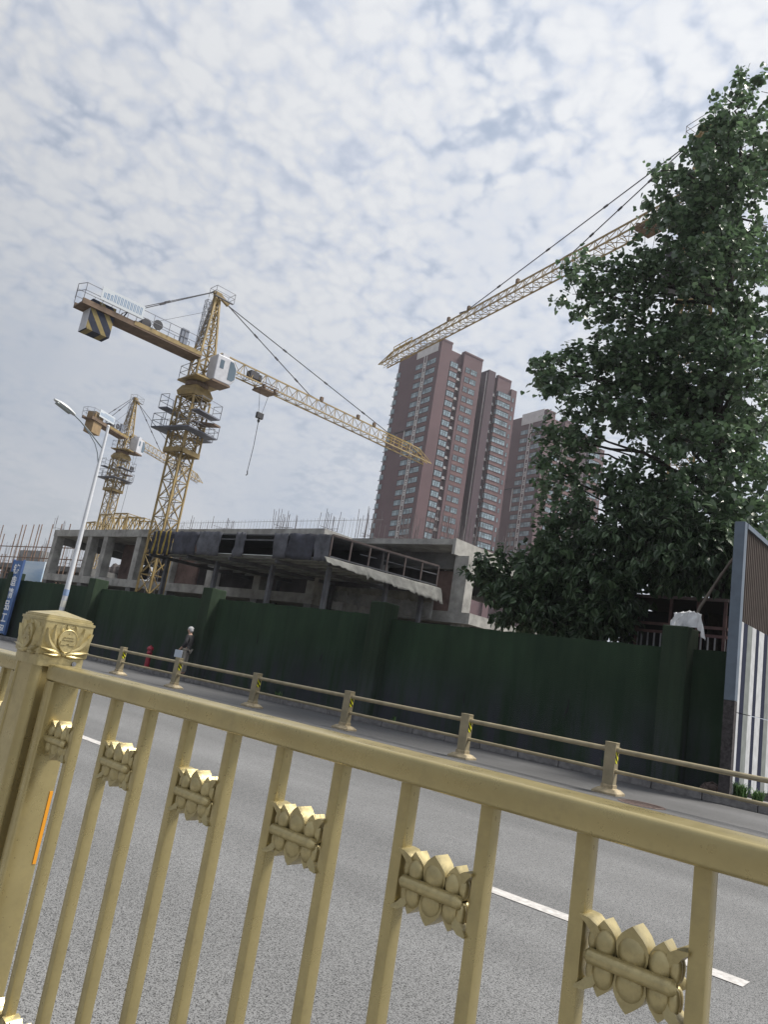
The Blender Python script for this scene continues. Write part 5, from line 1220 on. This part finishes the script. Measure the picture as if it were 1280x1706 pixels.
# tall poplar: (u, v, Y, ru px, ry m, rv px, weight)
POP = [(1245, 182, 20.5, 55, 1.1, 40, .5), (1255, 250, 20.3, 85, 1.5, 60, .9), (1185, 235, 20.2, 42, .8, 26, .30), (1165, 320, 20.0, 88, 1.4, 48, .9), (1118, 292, 20.3, 36, .6, 22, .22), (1250, 370, 20.6, 95, 2.0, 80, 1.2),
       (1150, 410, 20.0, 75, 1.4, 50, .85), (1230, 490, 20.3, 110, 2.2, 80, 1.5), (1105, 460, 19.8, 60, 1.1, 40, .6), (1012, 462, 19.8, 36, .6, 24, .26), (968, 445, 19.7, 26, .5, 18, .16), (962, 498, 19.7, 42, .7, 24, .30), (1030, 525, 19.8, 50, .9, 30, .45), (1055, 480, 19.8, 45, .8, 32, .4),
       (1005, 585, 19.8, 48, 1.0, 38, .5), (932, 620, 19.6, 46, .8, 34, .45), (903, 618, 19.6, 22, .4, 18, .12), (960, 665, 19.6, 55, 1.0, 40, .6), (1100, 605, 20.0, 66, 1.4, 46, .8), (1180, 610, 20.2, 90, 1.9, 70, 1.3), (1250, 640, 20.4, 80, 2.0, 90, 1.3),
       (930, 735, 19.4, 34, .7, 26, .3), (985, 735, 19.5, 30, .8, 24, .2), (935, 800, 19.3, 42, .8, 40, .55), (925, 865, 19.2, 28, .6, 26, .3), (1015, 810, 19.5, 34, .7, 24, .2), (1085, 705, 19.9, 58, 1.3, 40, .7), (1150, 760, 20.0, 80, 1.7, 60, 1.1), (1240, 780, 20.2, 80, 1.9, 75, 1.2),
       (1060, 810, 19.7, 50, 1.0, 40, .55), (1180, 850, 19.8, 80, 1.6, 50, .9), (1262, 880, 19.9, 60, 1.4, 60, .7), (1045, 610, 20.2, 45, .9, 36, .55), (1075, 655, 20.3, 50, 1.0, 34, .6), (1140, 660, 20.6, 60, 1.2, 40, .8), (1110, 555, 20.4, 40, .8, 26, .35), (1030, 680, 19.9, 36, .7, 26, .3), (1110, 850, 20.2, 60, 1.0, 40, .6), (1180, 380, 20.4, 60, 1.2, 50, .7), (1200, 300, 21.6, 60, .8, 60, .7), (1190, 440, 21.8, 70, .8, 60, .8), (1190, 540, 21.8, 60, .8, 50, .7), (1160, 690, 21.6, 70, .8, 50, .7), (1255, 560, 21.5, 60, .8, 60, .7), (1215, 720, 21.6, 60, .8, 50, .6), (970, 850, 19.4, 30, .6, 24, .2)]
tree('tall dark poplar with shiny heart shaped leaves rising behind the wall at right', (-6.6, 21.2, 0), tuple(pix(1235, 230, 20.8)), .26, POP, 92, 17, .145, .42, heart_leaf(), LEAF1, .55, 'poplar_tree')
BRO = [(840, 955, 18.6, 50, .8, 28, .5), (870, 1005, 18.4, 55, .9, 38, .75), (905, 945, 18.6, 55, .9, 36, .7), (960, 985, 18.3, 70, 1.0, 55, 1.1), (930, 1035, 18.3, 60, .9, 28, .6), (1000, 930, 18.7, 60, 1.0, 38, .8), (1022, 992, 18.2, 38, .8, 46, .8),
       (1075, 885, 18.8, 62, 1.1, 40, .9), (1140, 900, 18.6, 70, 1.1, 45, 1.0), (1200, 915, 18.4, 38, .7, 45, .6), (1120, 940, 18.3, 75, .7, 30, .9), (1050, 845, 19.0, 40, .7, 22, .35), (800, 962, 18.5, 24, .4, 12, .12), (1000, 1035, 18.4, 45, .8, 22, .6), (900, 1020, 19.6, 70, .8, 36, .9), (985, 1020, 19.8, 60, .7, 40, .8), (960, 930, 19.8, 90, .8, 50, .9), (1100, 930, 20.4, 90, .7, 40, .9), (1225, 965, 21.6, 40, .6, 40, .7), (1120, 960, 22, 90, .7, 30, .9)]
tree('low dense broad leaved tree leaning over the wall right of the concrete building', (-9.2, 18.9, 0), tuple(pix(1040, 900, 18.9)), .15, BRO, 84, 13, .20, .40, long_leaf(), LEAF2, .95, 'broadleaf_tree')

# ---------------------------------------------------------------- weeds and rubble at the foot of the wall
def weed(x, y, z, n, h, label):
    m = MB()
    for i in range(n):
        a = random.uniform(0, 6.28); l = h * random.uniform(.5, 1.1); b = random.uniform(.1, .7) * l; w = .012
        p0 = (random.uniform(-.10, .10), random.uniform(-.06, .06), 0); p1 = (p0[0] + math.cos(a) * b * .4, p0[1] + math.sin(a) * b * .4, l * .6); p2 = (p0[0] + math.cos(a) * b, p0[1] + math.sin(a) * b, l * .85)
        s = (-math.sin(a) * w, math.cos(a) * w)
        m.add([(p0[0] - s[0], p0[1] - s[1], 0), (p0[0] + s[0], p0[1] + s[1], 0), (p1[0] + s[0], p1[1] + s[1], p1[2]), (p1[0] - s[0], p1[1] - s[1], p1[2]), p2], [(0, 1, 2, 3), (3, 2, 4)])
    o = m.build('weed_clump', WEED, fix=False); o.location = (x, y, z); tag(o, label, 'weed', 'weeds along the kerb')
weed(-4.25, 15.75, .15, 110, .34, 'large bright green weed clump under the striped board'); weed(-4.0, 15.95, .15, 60, .26, 'small green weed clump behind the large one under the striped board')
weed(-6.9, 15.8, .15, 14, .30, 'thin weed by the kerb, left of the rightmost pillar'); weed(-12.9, 15.85, .15, 10, .22, 'thin weed at the base of the second pillar from the right'); weed(-17.5, 15.85, .15, 12, .2, 'thin weed growing at the wall foot past the old man')
for i, (x, y, s, l) in enumerate([(-4.75, 15.72, .13, 'broken brick lump at the foot of the black corner post'), (-4.9, 15.9, .10, 'smaller rubble lump behind the broken brick lump'), (-4.5, 15.62, .08, 'smallest rubble piece beside the weeds')]):
    m = MB(); m.ellip((0, 0, 0), (s * 1.3, s, s * .8), 7, 5); m.v = [(a + random.uniform(-.25, .25) * s, b + random.uniform(-.25, .25) * s, c + random.uniform(-.2, .2) * s) for a, b, c in m.v]
    o = m.build('rubble', BRICKR); o.location = (x, y, .15 + s * .6); tag(o, l, 'rubble', 'rubble at the wall end')

# ---------------------------------------------------------------- haze in the air
hz = MB().box(-615, 315, -315, 615, -1.1, 112).build('haze', bpy.data.materials.new('haze_air'))
hm = hz.data.materials[0]; hm.use_nodes = True; hn = hm.node_tree; hn.nodes.clear()
pv = hn.nodes.new('ShaderNodeVolumePrincipled'); pv.inputs['Color'].default_value = (0.88, 0.93, 1.0, 1); pv.inputs['Density'].default_value = 0.0003; pv.inputs['Anisotropy'].default_value = 0.3
ho = hn.nodes.new('ShaderNodeOutputMaterial'); hn.links.new(pv.outputs[0], ho.inputs['Volume'])
hz['kind'] = 'stuff'
S.cycles.volume_bounces = 0
